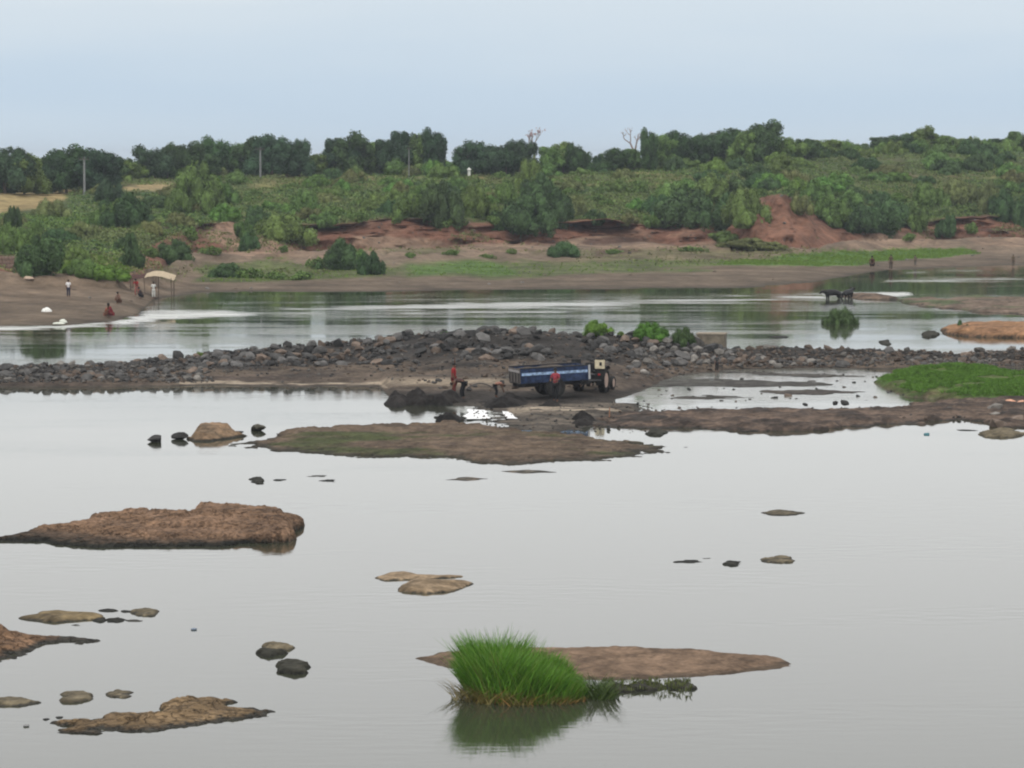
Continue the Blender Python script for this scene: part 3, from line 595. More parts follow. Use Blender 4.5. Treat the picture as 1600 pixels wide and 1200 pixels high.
# ------------------------------------------------------------------ stones on the ridge
def rock_mesh(name, seed, sub=1, squash=.7, rough=.35):
    bm = bmesh.new(); bmesh.ops.create_icosphere(bm, subdivisions=sub, radius=1)
    r = random.Random(seed)
    planes = [(Vector((r.gauss(0, 1), r.gauss(0, 1), r.gauss(0, 1))).normalized(), r.uniform(.55, .85)) for _ in range(9)]
    for v in bm.verts:
        k = 1 + r.uniform(-rough, rough) * .35; v.co *= k
        for n, d in planes:
            e = v.co.dot(n) - d
            if e > 0: v.co -= n * e
        v.co.z *= squash; v.co.y *= .85
    me = bpy.data.meshes.new(name); bm.to_mesh(me); bm.free(); return me
def stone_mat(name, c, var=.35):
    m, t, b = newmat(name)
    oi = N(t, "ShaderNodeObjectInfo"); ge = N(t, "ShaderNodeNewGeometry")
    n1 = N(t, "ShaderNodeTexNoise"); n1.inputs["Scale"].default_value = 3.5; n1.inputs["Detail"].default_value = 7; t.links.new(ge.outputs["Position"], n1.inputs["Vector"])
    r1 = N(t, "ShaderNodeMapRange"); r1.inputs[1].default_value = .3; r1.inputs[2].default_value = .7; r1.inputs[3].default_value = .7; r1.inputs[4].default_value = 1.3; t.links.new(n1.outputs[0], r1.inputs[0])
    r2 = N(t, "ShaderNodeMapRange"); r2.inputs[3].default_value = 1 - var; r2.inputs[4].default_value = 1 + var; t.links.new(oi.outputs["Random"], r2.inputs[0])
    r3 = N(t, "ShaderNodeMapRange"); r3.inputs[3].default_value = .75; r3.inputs[4].default_value = 1.25; t.links.new(ge.outputs["Random Per Island"], r3.inputs[0])
    a = N(t, "ShaderNodeMath", operation='MULTIPLY'); t.links.new(r1.outputs[0], a.inputs[0]); t.links.new(r2.outputs[0], a.inputs[1])
    a2 = N(t, "ShaderNodeMath", operation='MULTIPLY'); t.links.new(a.outputs[0], a2.inputs[0]); t.links.new(r3.outputs[0], a2.inputs[1])
    s = N(t, "ShaderNodeVectorMath", operation='SCALE'); s.inputs[0].default_value = c; t.links.new(a2.outputs[0], s.inputs[3]); t.links.new(s.outputs[0], b.inputs["Base Color"])
    b.inputs["Roughness"].default_value = .9; b.inputs["Specular IOR Level"].default_value = .2
    bp = N(t, "ShaderNodeBump"); bp.inputs["Strength"].default_value = .5; bp.inputs["Distance"].default_value = .06; t.links.new(n1.outputs[0], bp.inputs["Height"]); t.links.new(bp.outputs[0], b.inputs["Normal"])
    return m
SM = {'grey': stone_mat("grey_stone", (.080, .077, .074)), 'pale': stone_mat("pale_stone", (.145, .135, .122)), 'brown': stone_mat("brown_stone", (.115, .088, .070)), 'black': stone_mat("black_stone", (.035, .034, .033))}
ROCKS = {}
for k_, m_ in SM.items():
    ROCKS[k_] = []
    for i in range(4):
        me = rock_mesh("stone", i * 13 + len(k_), 2 if i < 2 else 1); me.materials.append(m_); ROCKS[k_].append(me)
rr = random.Random(5)
def pick_spit(u, s):
    """point of the spit surface at grid position"""
    i = int(np.argmin(np.abs(us2 - u))); j = int(np.argmin(np.abs(S2 - s))); return Vector(P2[j, i])
cands = []
def add_c(n, ur, sfun, size, kinds):
    for _ in range(n):
        u = rr.uniform(*ur); s0, s1 = sfun(u); s = rr.uniform(s0, s1)
        p = pick_spit(u, s)
        if n > 900 and float(fbm(p.x * .35, p.y * .45, o=3, seed=150)) < -.05: continue
        cands.append((min(.62, size[0] + (size[1] - size[0]) * rr.random() ** 2 * 1.2) * (1.35 if rr.random() < .08 else 1), p, rr.choice(kinds)))
add_c(700, (-30, 330), lambda u: (.5, 3.4), (.13, .32), ['grey', 'grey', 'brown', 'grey', 'pale'])
add_c(700, (300, 620), lambda u: (1.9, 3.3), (.14, .36), ['grey', 'grey', 'grey', 'black', 'brown'])
add_c(1300, (590, 1000), lambda u: (2.0, 3.3), (.14, .38), ['grey', 'black', 'black', 'brown', 'black', 'grey'])
add_c(500, (980, 1160), lambda u: (1.2, 3.3), (.12, .34), ['grey', 'pale', 'grey', 'brown', 'grey'])
add_c(620, (1130, 1640), lambda u: (.4, 3.4), (.12, .32), ['brown', 'grey', 'brown', 'pale'])
add_c(90, (640, 990), lambda u: (.9, 2), (.08, .22), ['brown', 'grey'])
for (u, v, sz, k_) in [(236,565,.42,'black'),(277,553,.45,'black'),(1078,528,.9,'pale'),(1060,520,.7,'black'),(1110,548,.6,'black'),(1150,545,.4,'black'),(1388,548,.4,'grey'),(450,537,.5,'black'),(620,530,.6,'grey'),(1040,535,.5,'pale'),(1090,548,.5,'pale'),(1125,552,.5,'pale')]:
    cands.append((sz, on_spit(u, v), k_))
# keep stones apart
cands.sort(key=lambda c: -c[0]); kept = []; cellm = {}
for c in cands:
    p = c[1]; key = (int(p.x), int(p.y)); ok = True
    for a in (-1, 0, 1):
        for b_ in (-1, 0, 1):
            for q in cellm.get((key[0] + a, key[1] + b_), ()):
                if (q[1] - p).length < (q[0] + c[0]) * .62: ok = False; break
    if ok: kept.append(c); cellm.setdefault(key, []).append(c)
def vis(c): return c[0] * (1 if c[1].y < 192 else .4)
kept.sort(key=lambda c: -vis(c))
for (sz, p, k_) in kept[:300]:
    o = link("stone", rr.choice(ROCKS[k_]), None, spit); o.location = p + Vector((0, 0, sz * .22))
    o.rotation_euler = (rr.uniform(-.5, .5), rr.uniform(-.5, .5), rr.uniform(0, 6.3)); k = sz; o.scale = (k * rr.uniform(.8, 1.3), k * rr.uniform(.8, 1.2), k * rr.uniform(.7, 1.15))
def merge_stones(name, items, parent, kinds=SM):
    bm = bmesh.new(); names = list(kinds)
    for (sz, p, k_) in items:
        src = ROCKS[k_][rr.choice([2, 3])]; n0 = len(bm.verts); f0 = len(bm.faces)
        M = Matrix.Translation(p + Vector((0, 0, sz * .2))) @ Euler((rr.uniform(-.5, .5), rr.uniform(-.5, .5), rr.uniform(0, 6.3))).to_matrix().to_4x4() @ Matrix.Diagonal((sz * rr.uniform(.8, 1.3), sz, sz * rr.uniform(.7, 1.1), 1))
        vs_ = [bm.verts.new(M @ v.co) for v in src.vertices]
        for f in src.polygons:
            nf_ = bm.faces.new([vs_[i] for i in f.vertices]); nf_.material_index = names.index(k_)
    me = bpy.data.meshes.new(name); bm.to_mesh(me); bm.free()
    o = link(name, me, list(kinds.values()), parent); o["kind"] = "stuff"; return o
small = kept[300:]
for _ in range(5200):
    u = rr.uniform(-40, 1640); s = rr.uniform(.3, 3.3)
    if 330 < u < 1000 and s < rr.uniform(.9, 2.2): continue
    small.append((rr.uniform(.05, .15), pick_spit(u, s), rr.choice(['grey', 'brown', 'grey', 'brown', 'pale'])))
merge_stones("small_stones", small, spit)
# stones at the right end of the mud bar and scattered in the pond
def on_plane(u, v, z=0.0): return at(u, v, z)
for (u, v, z, sz, k_, lab) in [
 (1555,638,.2,.42,'pale',"pale grey upright stone at the left of the right edge stone heap"), (1578,628,.22,.36,'pale',"bright salmon stone beside the dark gap near the right edge"),
 (1594,630,.22,.32,'brown',"reddish stone at the right edge next to the salmon one"), (1552,650,.15,.36,'pale',"grey stone below the upright pale one in the right heap"),
 (1560,664,.08,.55,'brown',"big brown stone at the foot of the right heap above the rock shelf"), (1588,657,.1,.45,'brown',"brown stone right of the big one over the rock shelf"),
 (1515,626,.15,.30,'brown',"light brown stone standing on the mud path at the right"), (1504,632,.15,.24,'brown',"smaller brown stone left of the light brown one on the mud path"),
 (1482,638,.15,.22,'pale',"flat pale stone lying on the mud bar left of the stone heap"), (1572,648,.15,.30,'black',"dark stone in the middle of the right edge heap"),
 (1210,622,0,.20,'black',"small black stone in the white pond, left of the longer brown one"), (1232,619,0,.26,'brown',"long brown stone in the white pond beside the black one"),
 (1268,598,.05,.28,'grey',"round grey stone on the mud strip across the pond"), (1258,632,.2,.20,'black',"black stone on the top edge of the long mud bar"),
 (1305,630,.2,.2,'black',"left of two black lumps on the long mud bar's top edge"), (1320,629,.2,.24,'black',"right of two black lumps on the long mud bar's top edge"),
 (1160,592,0,.1,'black',"tiny dark stone in the pond's upper left"), (1286,586,0,.28,'grey',"dark flat stone in the far part of the pond under the causeway")]:
    o = link("stone", ROCKS[k_][int(u) % 4], None); o.location = at(u, v, z); o.rotation_euler = (.2, .1, u); o.scale = (sz * 1.3, sz, sz * .9); tag(o, lab, "stone")
    if 'salmon' in lab:
        o.data = o.data.copy(); o.data.materials.clear(); o.data.materials.append(flat("salmon_stone", (.62, .33, .22), .9))
# black boulders left of the bar
for (u, v, sx, sy, sz, k_, lab) in [(242,690,.42,.4,.33,'black',"black faceted boulder, leftmost of the row of boulders"), (279,686,.52,.35,.26,'black',"leaning dark boulder between the black one and the brown hump"),
 (404,672,.62,.4,.26,'black',"dark low oval boulder right of the brown hump"), (373,680,.3,.25,.12,'black',"dark flat stone joining the hump to the oval boulder")]:
    o = link("boulder", rock_mesh("boulder", int(u), 2)); o.data.materials.append(SM['black'] if u != 404 else flat("dark_mossy_stone", (.07, .065, .05), .9, var=.5)); o.location = at(u, v - 4, .12); o.scale = (sx, sy, sz); o.rotation_euler = (.1, .15, u); tag(o, lab, "boulder")
island("boulder", [(292,686),(300,690),(330,690),(380,682),(386,678,1),(372,668,1),(360,661,1),(335,658,1),(308,660,1),(298,672,1)], .5, .35, "brown humped boulder with dark base in the row of boulders", "boulder", jit=.2, rough=.2, base=(.25,.165,.10), alt=(.12,.09,.06), wet=(.03,.028,.022), wetz=.12, peaky=.5, strata=3, hb=[(292,.3),(310,.62),(345,.62),(372,.4),(386,.1)], hf=[(292,.15),(330,.14),(386,.04)])
# mud flecks / debris in the pond and the flat
items = []
for _ in range(170):
    u, v = rr.uniform(985, 1420), rr.uniform(574, 630)
    if fbm(u * .03, v * .2, o=2) < .0: continue
    p = at(u, v, -.02); items.append((rr.uniform(.04, .15), p, rr.choice(['grey', 'black', 'brown'])))
for _ in range(260):
    u, v = rr.uniform(740, 1020), rr.uniform(630, 672); items.append((rr.uniform(.03, .10), at(u, v, .06), rr.choice(['grey', 'brown', 'black'])))
for _ in range(260):
    u, v = rr.uniform(1000, 1600), rr.uniform(636, 654); items.append((rr.uniform(.03, .11), at(u, v, .10), rr.choice(['brown', 'grey', 'brown'])))
o = merge_stones("pebbles", items, None); tag(o, "small dark pebbles scattered over the shallow pond and mud bar", "pebbles")
items = []
for _ in range(1500):
    j = rr.randrange(len(BPf))
    if not (.2 < s_[j] < 3) or not (-30 < pu[j] < 1630): continue
    items.append((rr.uniform(.08, .32), Vector(BPf[j]) - Vector((0, 0, .05)), rr.choice(['brown', 'grey', 'brown', 'pale'])))
o = merge_stones("bank_stones", items, None); tag(o, "loose small stones strewn over the far bank", "stones")

# ------------------------------------------------------------------ vegetation
def crown_mesh(name, seed, lobes, nleaf, lsize, zmin=-.2, flatten=1.0, core=.86):
    """lobes: (x,y,z,r); leaves as small quads on the lobes, unit scale"""
    r = np.random.RandomState(seed); V, Fq = [], []
    A = np.array([(l[0], l[1], l[2], l[3]) for l in lobes]); wts = A[:, 3] ** 2; wts /= wts.sum()
    idx = r.choice(len(A), nleaf, p=wts); d = r.normal(size=(nleaf, 3)); d /= np.linalg.norm(d, axis=1)[:, None]
    # ragged shell radius per direction
    nz = fbm(d[:, 0] * 2.2 + idx * 3.1, d[:, 1] * 2.2, d[:, 2] * 2.2, o=3, seed=seed)
    rad = A[idx, 3] * (1 + .42 * nz + r.uniform(-.22, .14, nleaf)); c = A[idx, :3] + d * rad[:, None] * np.array([1, 1, flatten])
    keep = c[:, 2] > zmin
    for j in range(len(A)):
        keep &= ~((np.linalg.norm((c - A[j, :3]) / np.array([1, 1, flatten]), axis=1) < A[j, 3] * .74) & (idx != j))
    c, d = c[keep], d[keep]; n = len(c)
    nrm = d + r.normal(size=(n, 3)) * .75 + np.array([0, 0, .35]); nrm /= np.linalg.norm(nrm, axis=1)[:, None]
    t = np.cross(nrm, r.normal(size=(n, 3))); t /= np.linalg.norm(t, axis=1)[:, None]; bb = np.cross(nrm, t)
    L = lsize * r.uniform(.6, 1.5, n)[:, None]; W = L * .55
    q = np.stack([c - t * L, c - bb * W + nrm * L * .2, c + t * L, c + bb * W + nrm * L * .2], 1).reshape(-1, 3)
    Fq = np.arange(4 * n).reshape(-1, 4)
    # inner body so that the crown is not see-through
    bm = bmesh.new()
    for l in lobes:
        ret = bmesh.ops.create_icosphere(bm, subdivisions=2, radius=l[3] * core)
        for v in ret['verts']:
            k = 1 + .22 * float(fbm(v.co.x * 3 / l[3] + l[0] * 5, v.co.y * 3 / l[3], v.co.z * 3 / l[3], o=2)); v.co = Vector((v.co.x * k + l[0], v.co.y * k + l[1], max(v.co.z * k * flatten + l[2], zmin)))
    bm.verts.ensure_lookup_table(); bv = np.array([v.co[:] for v in bm.verts]); bf = [[v.index for v in f.verts] for f in bm.faces]; bm.free()
    V = np.concatenate([q, bv]); bf = np.array([f + [f[2]] for f in bf])
    tri = np.array([f[:3] for f in bf]) + len(q)
    me = bpy.data.meshes.new(name)
    allv = V.astype(np.float32); me.vertices.add(len(allv)); me.vertices.foreach_set("co", allv.ravel())
    loops = np.concatenate([Fq.ravel(), tri.ravel()]).astype(np.int32); me.loops.add(len(loops)); me.loops.foreach_set("vertex_index", loops)
    ls = np.concatenate([np.arange(len(Fq)) * 4, len(Fq) * 4 + np.arange(len(tri)) * 3]).astype(np.int32); me.polygons.add(len(ls)); me.polygons.foreach_set("loop_start", ls)
    me.update(calc_edges=True); me.validate(); return me
def shrub_lobes(seed, n=9, tall=.75):
    r = random.Random(seed); L = [(r.uniform(-.15, .15), r.uniform(-.15, .15), .25 * tall, .42)]
    for i in range(n + 8):
        a = r.uniform(0, 6.28); d = r.uniform(.1, .9); R_ = r.uniform(.13, .34) * (1.15 - .4 * d)
        L.append((math.cos(a) * d, math.sin(a) * d, max(.04, (tall * 1.05 - R_) * (1 - d ** 2.2) * r.uniform(.45, 1.15)), R_))
    return L
def tree_lobes(seed, n=12, top=1.0, base=.08):
    r = random.Random(seed); L = [(0, 0, (top + base) / 2, .34)]
    for i in range(n):
        a = r.uniform(0, 6.28); z = r.uniform(base + .1, top - .15); d = r.uniform(.10, .55) * (1.2 - .75 * abs(z - .45)); R_ = r.uniform(.11, .24) * (1.15 - .35 * z)
        L.append((math.cos(a) * d, math.sin(a) * d, z, R_))
    return L
SHR = {}; TRE = {}
for k_ in LEAF:
    SHR[k_] = []; TRE[k_] = []
SHB = [crown_mesh("shrub_crown", 100 + i, shrub_lobes(100 + i, 8 + i % 4, .72 + .08 * (i % 3)), 9500, .034, zmin=-.12) for i in range(5)]
TRB = [crown_mesh("tree_crown", 200 + i, tree_lobes(200 + i, 14 + 2 * (i % 4)), 9500, .028, zmin=.0, core=.74) for i in range(5)]
for k_, m_ in LEAF.items():
    for b0 in SHB: SHR[k_].append((b0, m_))
    for b0 in TRB: TRE[k_].append((b0, m_))
for b0 in SHB + TRB: b0.materials.append(LEAF['mid'])
def leafy(name, mm, parent=None):
    o = link(name, mm[0], None, parent); o.material_slots[0].link = 'OBJECT'; o.material_slots[0].material = mm[1]; return o
def tube(bm, pts, rads, n=6):
    rings = []
    for i, p in enumerate(pts):
        p = Vector(p); d = (Vector(pts[min(i + 1, len(pts) - 1)]) - Vector(pts[max(i - 1, 0)])).normalized()
        x = d.cross(Vector((.3, .9, .2))).normalized(); y = d.cross(x)
        rings.append([bm.verts.new(p + (x * math.cos(a) + y * math.sin(a)) * rads[i]) for a in [2 * math.pi * k / n for k in range(n)]])
    for a, b_ in zip(rings, rings[1:]):
        for k in range(n): bm.faces.new((a[k], a[(k + 1) % n], b_[(k + 1) % n], b_[k]))
    bm.faces.new(rings[0][::-1]); bm.faces.new(rings[-1])
def trunk_mesh(seed):
    bm = bmesh.new(); r = random.Random(seed)
    tube(bm, [(0, 0, -.05), (.02, 0, .2), (.0, .02, .5)], [.045, .032, .02])
    for i in range(4):
        a = r.uniform(0, 6.28); tube(bm, [(.01, 0, .2 + .05 * i), (math.cos(a) * .15, math.sin(a) * .15, .42 + .05 * i), (math.cos(a) * .3, math.sin(a) * .3, .6)], [.02, .014, .006], 5)
    me = bpy.data.meshes.new("trunk"); bm.to_mesh(me); bm.free(); me.materials.append(BARK); return me
TRUNK = [trunk_mesh(i) for i in range(3)]

LANDM = [(132, "the left utility pole"), (310, "the dark hollow"), (407, "the middle utility pole"), (545, "the sand flat's bushes"),
         (650, "the sky gap"), (735, "the white marker"), (832, "the thin pinkish tree"), (988, "the branching bare tree"),
         (1100, "the cliff corner"), (1218, "the tall red scar"), (1340, "the dark thicket"), (1480, "the lone red-foot bush"), (1570, "the right cliff fall")]
ORD = ["nearest", "second", "third", "fourth", "fifth", "sixth", "seventh", "eighth", "ninth", "tenth", "eleventh", "twelfth", "thirteenth", "fourteenth", "fifteenth", "sixteenth", "seventeenth", "eighteenth", "nineteenth", "twentieth"]
TONE = {'dark': "dark green", 'mid': "mid green", 'light': "light green", 'olive': "olive green", 'blue': "blackish green", 'bright': "bright green"}
PLANTS = []      # (object, kind word, tone, u, v) for labels given at the end
def shrub(u, vb, wpx, hpx, tone, label=None, where="on the bank", p=None, rows=None):
    p = p if p is not None else on_bank(u, vb); sc_ = ppm(p.y, p.z)
    o = leafy("shrub", rr.choice(SHR[tone])); wm, hm = wpx / sc_ / 2 / .90, hpx / sc_ / .84
    o.location = p - Vector((0, 0, .06 * hm)); o.scale = (wm, wm * rr.uniform(.75, 1.0), hm); o.rotation_euler = (0, 0, rr.uniform(0, 6.3))
    o["category"] = "shrub"; PLANTS.append([o, "shrub", tone, u, p, label, where]); return o
def tree(u, vb, wpx, hpx, tone, label=None, where="on the skyline", dy=0):
    vb += 8; hpx += 7
    if u > 1030: tone = rr.choice(['dark', 'mid', 'dark', 'mid'])
    elif tone == 'dark' and rr.random() < .3: tone = 'mid'
    p = on_bank(u, vb, 3.2)
    if dy: p = Vector((xy(u, p.y + dy, p.z)[0], p.y + dy, p.z))
    sc_ = ppm(p.y, p.z); e = empty("tree", p, rr.uniform(0, 6.3)); wm, hm = wpx / sc_ / 1.1 * rr.uniform(.85, 1.2), hpx / sc_ / 1.0 * rr.uniform(.74, 1.13)
    e.scale = (wm, wm, hm)
    leafy("crown", rr.choice(TRE[tone]), e); link("trunk", rr.choice(TRUNK), None, e)
    e["category"] = "tree"; PLANTS.append([e, "tree", tone, u, p, label, where]); return e
# skyline trees
for a in [(8,293,66,62,'blue'),(38,292,50,64,'mid'),(72,293,60,44,'blue'),(104,291,66,60,'dark'),(132,288,74,68,'blue'),(158,284,64,66,'blue'),(185,272,46,36,'dark'),(212,270,40,26,'dark'),
          (243,270,54,46,'blue'),(262,268,48,50,'dark'),(290,268,58,52,'dark'),(318,266,50,38,'dark'),(345,264,60,48,'dark'),(372,264,52,46,'dark'),(400,262,50,50,'dark'),(424,264,52,66,'blue'),(448,264,50,56,'blue'),(468,264,48,52,'blue'),
          (500,262,46,34,'dark'),(528,262,50,50,'blue'),(552,262,60,56,'dark'),(580,262,54,50,'dark'),(606,262,46,52,'blue'),(630,260,54,58,'blue'),(655,260,50,54,'dark'),(678,260,40,54,'blue'),
          (742,264,50,44,'blue'),(765,264,50,48,'blue'),(790,264,44,48,'blue'),(812,264,44,44,'blue'),(862,262,48,46,'dark'),(880,262,46,60,'dark'),(903,262,40,50,'dark'),(933,256,14,22,'blue'),
          (965,258,50,30,'dark'),(990,256,40,28,'dark'),(1014,256,34,64,'dark'),(1030,254,46,56,'mid'),(1056,252,50,50,'dark'),(1082,250,50,50,'dark'),(1108,246,54,48,'dark'),(1136,244,54,44,'mid'),(1165,244,54,46,'dark'),(1196,244,56,48,'dark'),(1228,242,50,44,'dark'),
          (1258,238,40,26,'mid'),(1290,234,54,24,'blue'),(1385,226,44,22,'dark'),(1412,224,50,28,'dark'),(1440,222,50,28,'dark'),(1470,222,50,26,'dark'),(1498,222,44,18,'dark'),(1556,224,44,16,'dark'),(1588,226,46,24,'dark'),(1615,226,46,26,'dark'),(-25,292,60,60,'dark')]:
    tree(*a)
# named shrubs
for a in [(310,328,104,78,'mid',"big spreading green shrub overhanging a dark hollow above the red earth"),(278,330,50,44,'mid'),(345,318,56,44,'mid'),
          (174,316,48,40,'blue'),(190,352,92,52,'dark'),(160,352,50,34,'mid'),(20,356,30,40,'dark'),(58,366,18,30,'dark'),(8,394,70,54,'mid'),(40,388,60,38,'mid'),(66,424,84,60,'dark',"large dark shrub right beside the low stone wall"),
          (130,426,60,30,'mid'),(168,434,70,24,'bright'),(120,408,50,26,'mid'),(200,392,40,34,'dark'),(206,416,50,34,'dark'),(266,406,66,34,'dark'),(236,400,34,18,'mid'),
          (392,390,34,28,'dark'),(380,372,40,30,'mid'),(402,362,60,46,'dark'),(440,374,90,48,'mid'),(476,340,60,46,'mid'),(354,432,56,26,'dark'),(390,434,50,20,'mid'),(430,436,40,16,'olive'),(470,436,60,16,'mid'),
          (536,420,78,50,'dark',"large dark bush, left of the pair on the sand flat"),(578,428,56,42,'dark',"rounder bush, right of the pair on the sand flat"),(496,416,40,20,'dark'),(556,408,50,24,'mid'),
          (882,398,58,27,'dark',"low domed bush alone at the foot of the ledges"),(800,396,20,10,'dark'),(690,346,84,66,'dark'),(742,338,76,58,'mid'),(640,338,60,40,'mid'),(612,334,40,26,'dark'),(660,318,60,36,'mid'),
          (822,360,104,70,'dark'),(872,352,80,60,'dark'),(788,318,56,40,'mid'),(845,320,70,52,'dark'),(900,336,44,36,'olive'),(1072,346,104,60,'dark'),(1124,350,76,50,'dark'),(1165,340,66,56,'mid'),(1030,338,60,40,'dark'),(1050,316,60,38,'mid'),(1110,312,70,44,'mid'),
          (828,298,50,60,'mid'),(1338,358,84,48,'dark'),(1384,360,84,52,'dark'),(1298,346,70,44,'mid'),(1430,356,60,44,'mid'),(1482,364,38,34,'dark',"lone very dark bush on the red foot at the right"),(1568,344,56,50,'dark'),(1600,350,50,50,'dark'),
          (1540,330,60,50,'olive'),(1250,330,40,30,'olive'),(1276,318,60,40,'mid'),(1450,322,66,44,'mid'),(1500,318,70,46,'olive'),(1130,378,60,18,'mid'),(1165,386,80,16,'olive'),(1200,388,60,14,'olive'),
          (490,270,76,32,'bright',"bright green rounded shrub between two dark skyline trees"),(575,262,60,30,'mid'),(660,262,100,18,'mid'),(556,282,40,30,'mid'),(820,262,34,24,'mid'),(940,304,14,24,'dark')]:
    shrub(a[0], a[1], a[2], a[3], a[4], a[5] if len(a) > 5 else None)
# fill
taken = [(p[3], p[4], 1) for p in PLANTS]
tries = 0; nfill = 0; used = []
while nfill < 190 and tries < 9000:
    tries += 1
    j = rr.randrange(len(BPf))
    if not (3.02 < s_[j] < 5.9) or not (-60 < pu[j] < 1660) or y_[j] > 900: continue
    u, v = float(pu[j]), float(pv[j])
    right = u > 1010
    if s_[j] < 3.35 and 470 < u < 1640 and rr.random() < .7: continue
    if not right and rr.random() < (.35 if u > 350 else .6): continue
    if u < 110 and 292 < v < 336: continue
    if 190 < u < 265 and 288 < v < 300: continue
    if 725 < u < 770 and v < 286: continue
    if 980 < u < 1095 and 268 < v < 290 : continue
    p = Vector(BPf[j]); size = rr.uniform(2.0, 3.9) * (1.15 if right else .9)
    if any((q[0] - p).length < (q[1] + size) * .47 for q in used): continue
    used.append((p, size)); w_ = size * 2 * ppm(p.y, p.z) * .5 * rr.uniform(.85, 1.3); h_ = w_ * rr.uniform(.42, .66)
    tone = rr.choice(['mid', 'mid', 'dark', 'mid', 'light', 'olive', 'dark'] if right else ['mid', 'olive', 'light', 'mid', 'dark', 'olive'])
    shrub(u, v, w_ * 1.25, h_, tone, p=p); nfill += 1
for u in np.arange(-40, 1660, 17.0):     # undergrowth along the skyline
    v0 = float(np.interp(u, [0, 150, 350, 700, 950, 1100, 1200, 1300, 1400, 1660], [294, 284, 268, 266, 262, 250, 243, 238, 234, 234])) + rr.uniform(-2, 4)
    if rr.random() < .55 or u > 1230: shrub(u + rr.uniform(-8, 8), v0, rr.uniform(34, 60), rr.uniform(14, 27) * (1 if u < 1200 else .95), rr.choice(['mid', 'dark', 'mid', 'light', 'mid']))
for (u, v, w_, h_, tn) in [(1168,352,40,26,'mid'),(1252,322,34,22,'mid'),(1290,338,36,22,'olive'),(1235,300,30,18,'mid'),(1188,306,28,16,'mid'),(560,344,40,18,'olive'),(620,346,30,16,'mid'),(930,348,46,22,'dark'),(980,350,40,18,'olive'),(715,352,36,16,'mid'),(770,348,30,14,'olive'),(505,352,50,22,'mid'),
                          (1020,352,40,20,'mid'),(1420,372,30,12,'olive'),(1520,362,34,18,'mid'),(445,392,30,12,'olive'),(640,400,28,9,'olive'),(705,398,34,10,'olive'),(760,404,26,9,'mid'),(960,396,40,9,'olive'),(1080,392,44,10,'olive'),(330,400,40,16,'olive'),(300,372,40,22,'dark'),(235,366,44,26,'olive'),(280,352,50,24,'olive'),(1000,300,30,16,'mid'),(900,290,34,18,'mid')]:
    shrub(u, v, w_, h_, tn)
# past 300 shrubs the smallest ones become one mass of undergrowth
SH = [q for q in PLANTS if q[1] == "shrub"]; SH.sort(key=lambda q: -q[0].scale[0] * q[0].scale[2]); extra = [q for q in SH[286:] if not q[5]]
if extra:
    lo = crown_mesh("undergrowth_crown", 170, shrub_lobes(170, 8, .75), 1500, .075, zmin=-.12); lv = np.empty(len(lo.vertices) * 3, np.float32); lo.vertices.foreach_get("co", lv); lv = lv.reshape(-1, 3)
    lf = np.array([(list(p_.vertices) + [p_.vertices[-1]] * 4)[:4] for p_ in lo.polygons]); quad = lf[:, 2] != lf[:, 3]
    allV, allQ, n0 = [], [], 0
    for q in extra:
        o = q[0]; c_, s__ = math.cos(o.rotation_euler.z), math.sin(o.rotation_euler.z); L_ = lv * np.array(o.scale); L_ = np.stack([L_[:, 0] * c_ - L_[:, 1] * s__, L_[:, 0] * s__ + L_[:, 1] * c_, L_[:, 2]], 1) + np.array(o.location)
        allV.append(L_); allQ.append(lf[quad] + n0); n0 += len(lv); PLANTS.remove(q); bpy.data.objects.remove(o)
    ug_ = link("undergrowth", npmesh("undergrowth", np.concatenate(allV), np.concatenate(allQ), smooth=False), LEAF['mid']); tag(ug_, "small green undergrowth between the larger shrubs on the far bank", "undergrowth", None, "stuff")
    print("extra shrubs merged", len(extra))
# labels
def band(p, u):
    j = np.argmin(np.abs(us - u)); rowD = R[:, j, 0]; s = float(np.interp(p.y, rowD, S))
    return "below the cliff" if s < 2.4 else "on the cliff edge" if s < 3.25 else "low slope" if s < 3.8 else "middle slope" if s < 4.5 else "upper slope" if s < 5.2 else "far upper slope"
groups = {}
for P_ in PLANTS:
    o, kw, tone, u, p, lab, where = P_
    if lab: o["label"] = lab; o["group"] = kw + "s on the far bank"; continue
    L = min(LANDM, key=lambda l: abs(l[0] - u)); side = "left" if u < L[0] else "right"
    bd = "on the skyline" if kw == "tree" else band(p, u)
    groups.setdefault((kw, tone, bd, L, side), []).append(P_)
for (kw, tone, bd, L, side), lst in groups.items():
    lst.sort(key=lambda q: abs(q[3] - L[0]))
    for i, q in enumerate(lst):
        pre = "" if len(lst) == 1 else ORD[i] + " "
        q[0]["label"] = f"{pre}{TONE[tone]} {kw} {side} of {L[1]}, {bd}"; q[0]["group"] = kw + "s on the far bank"
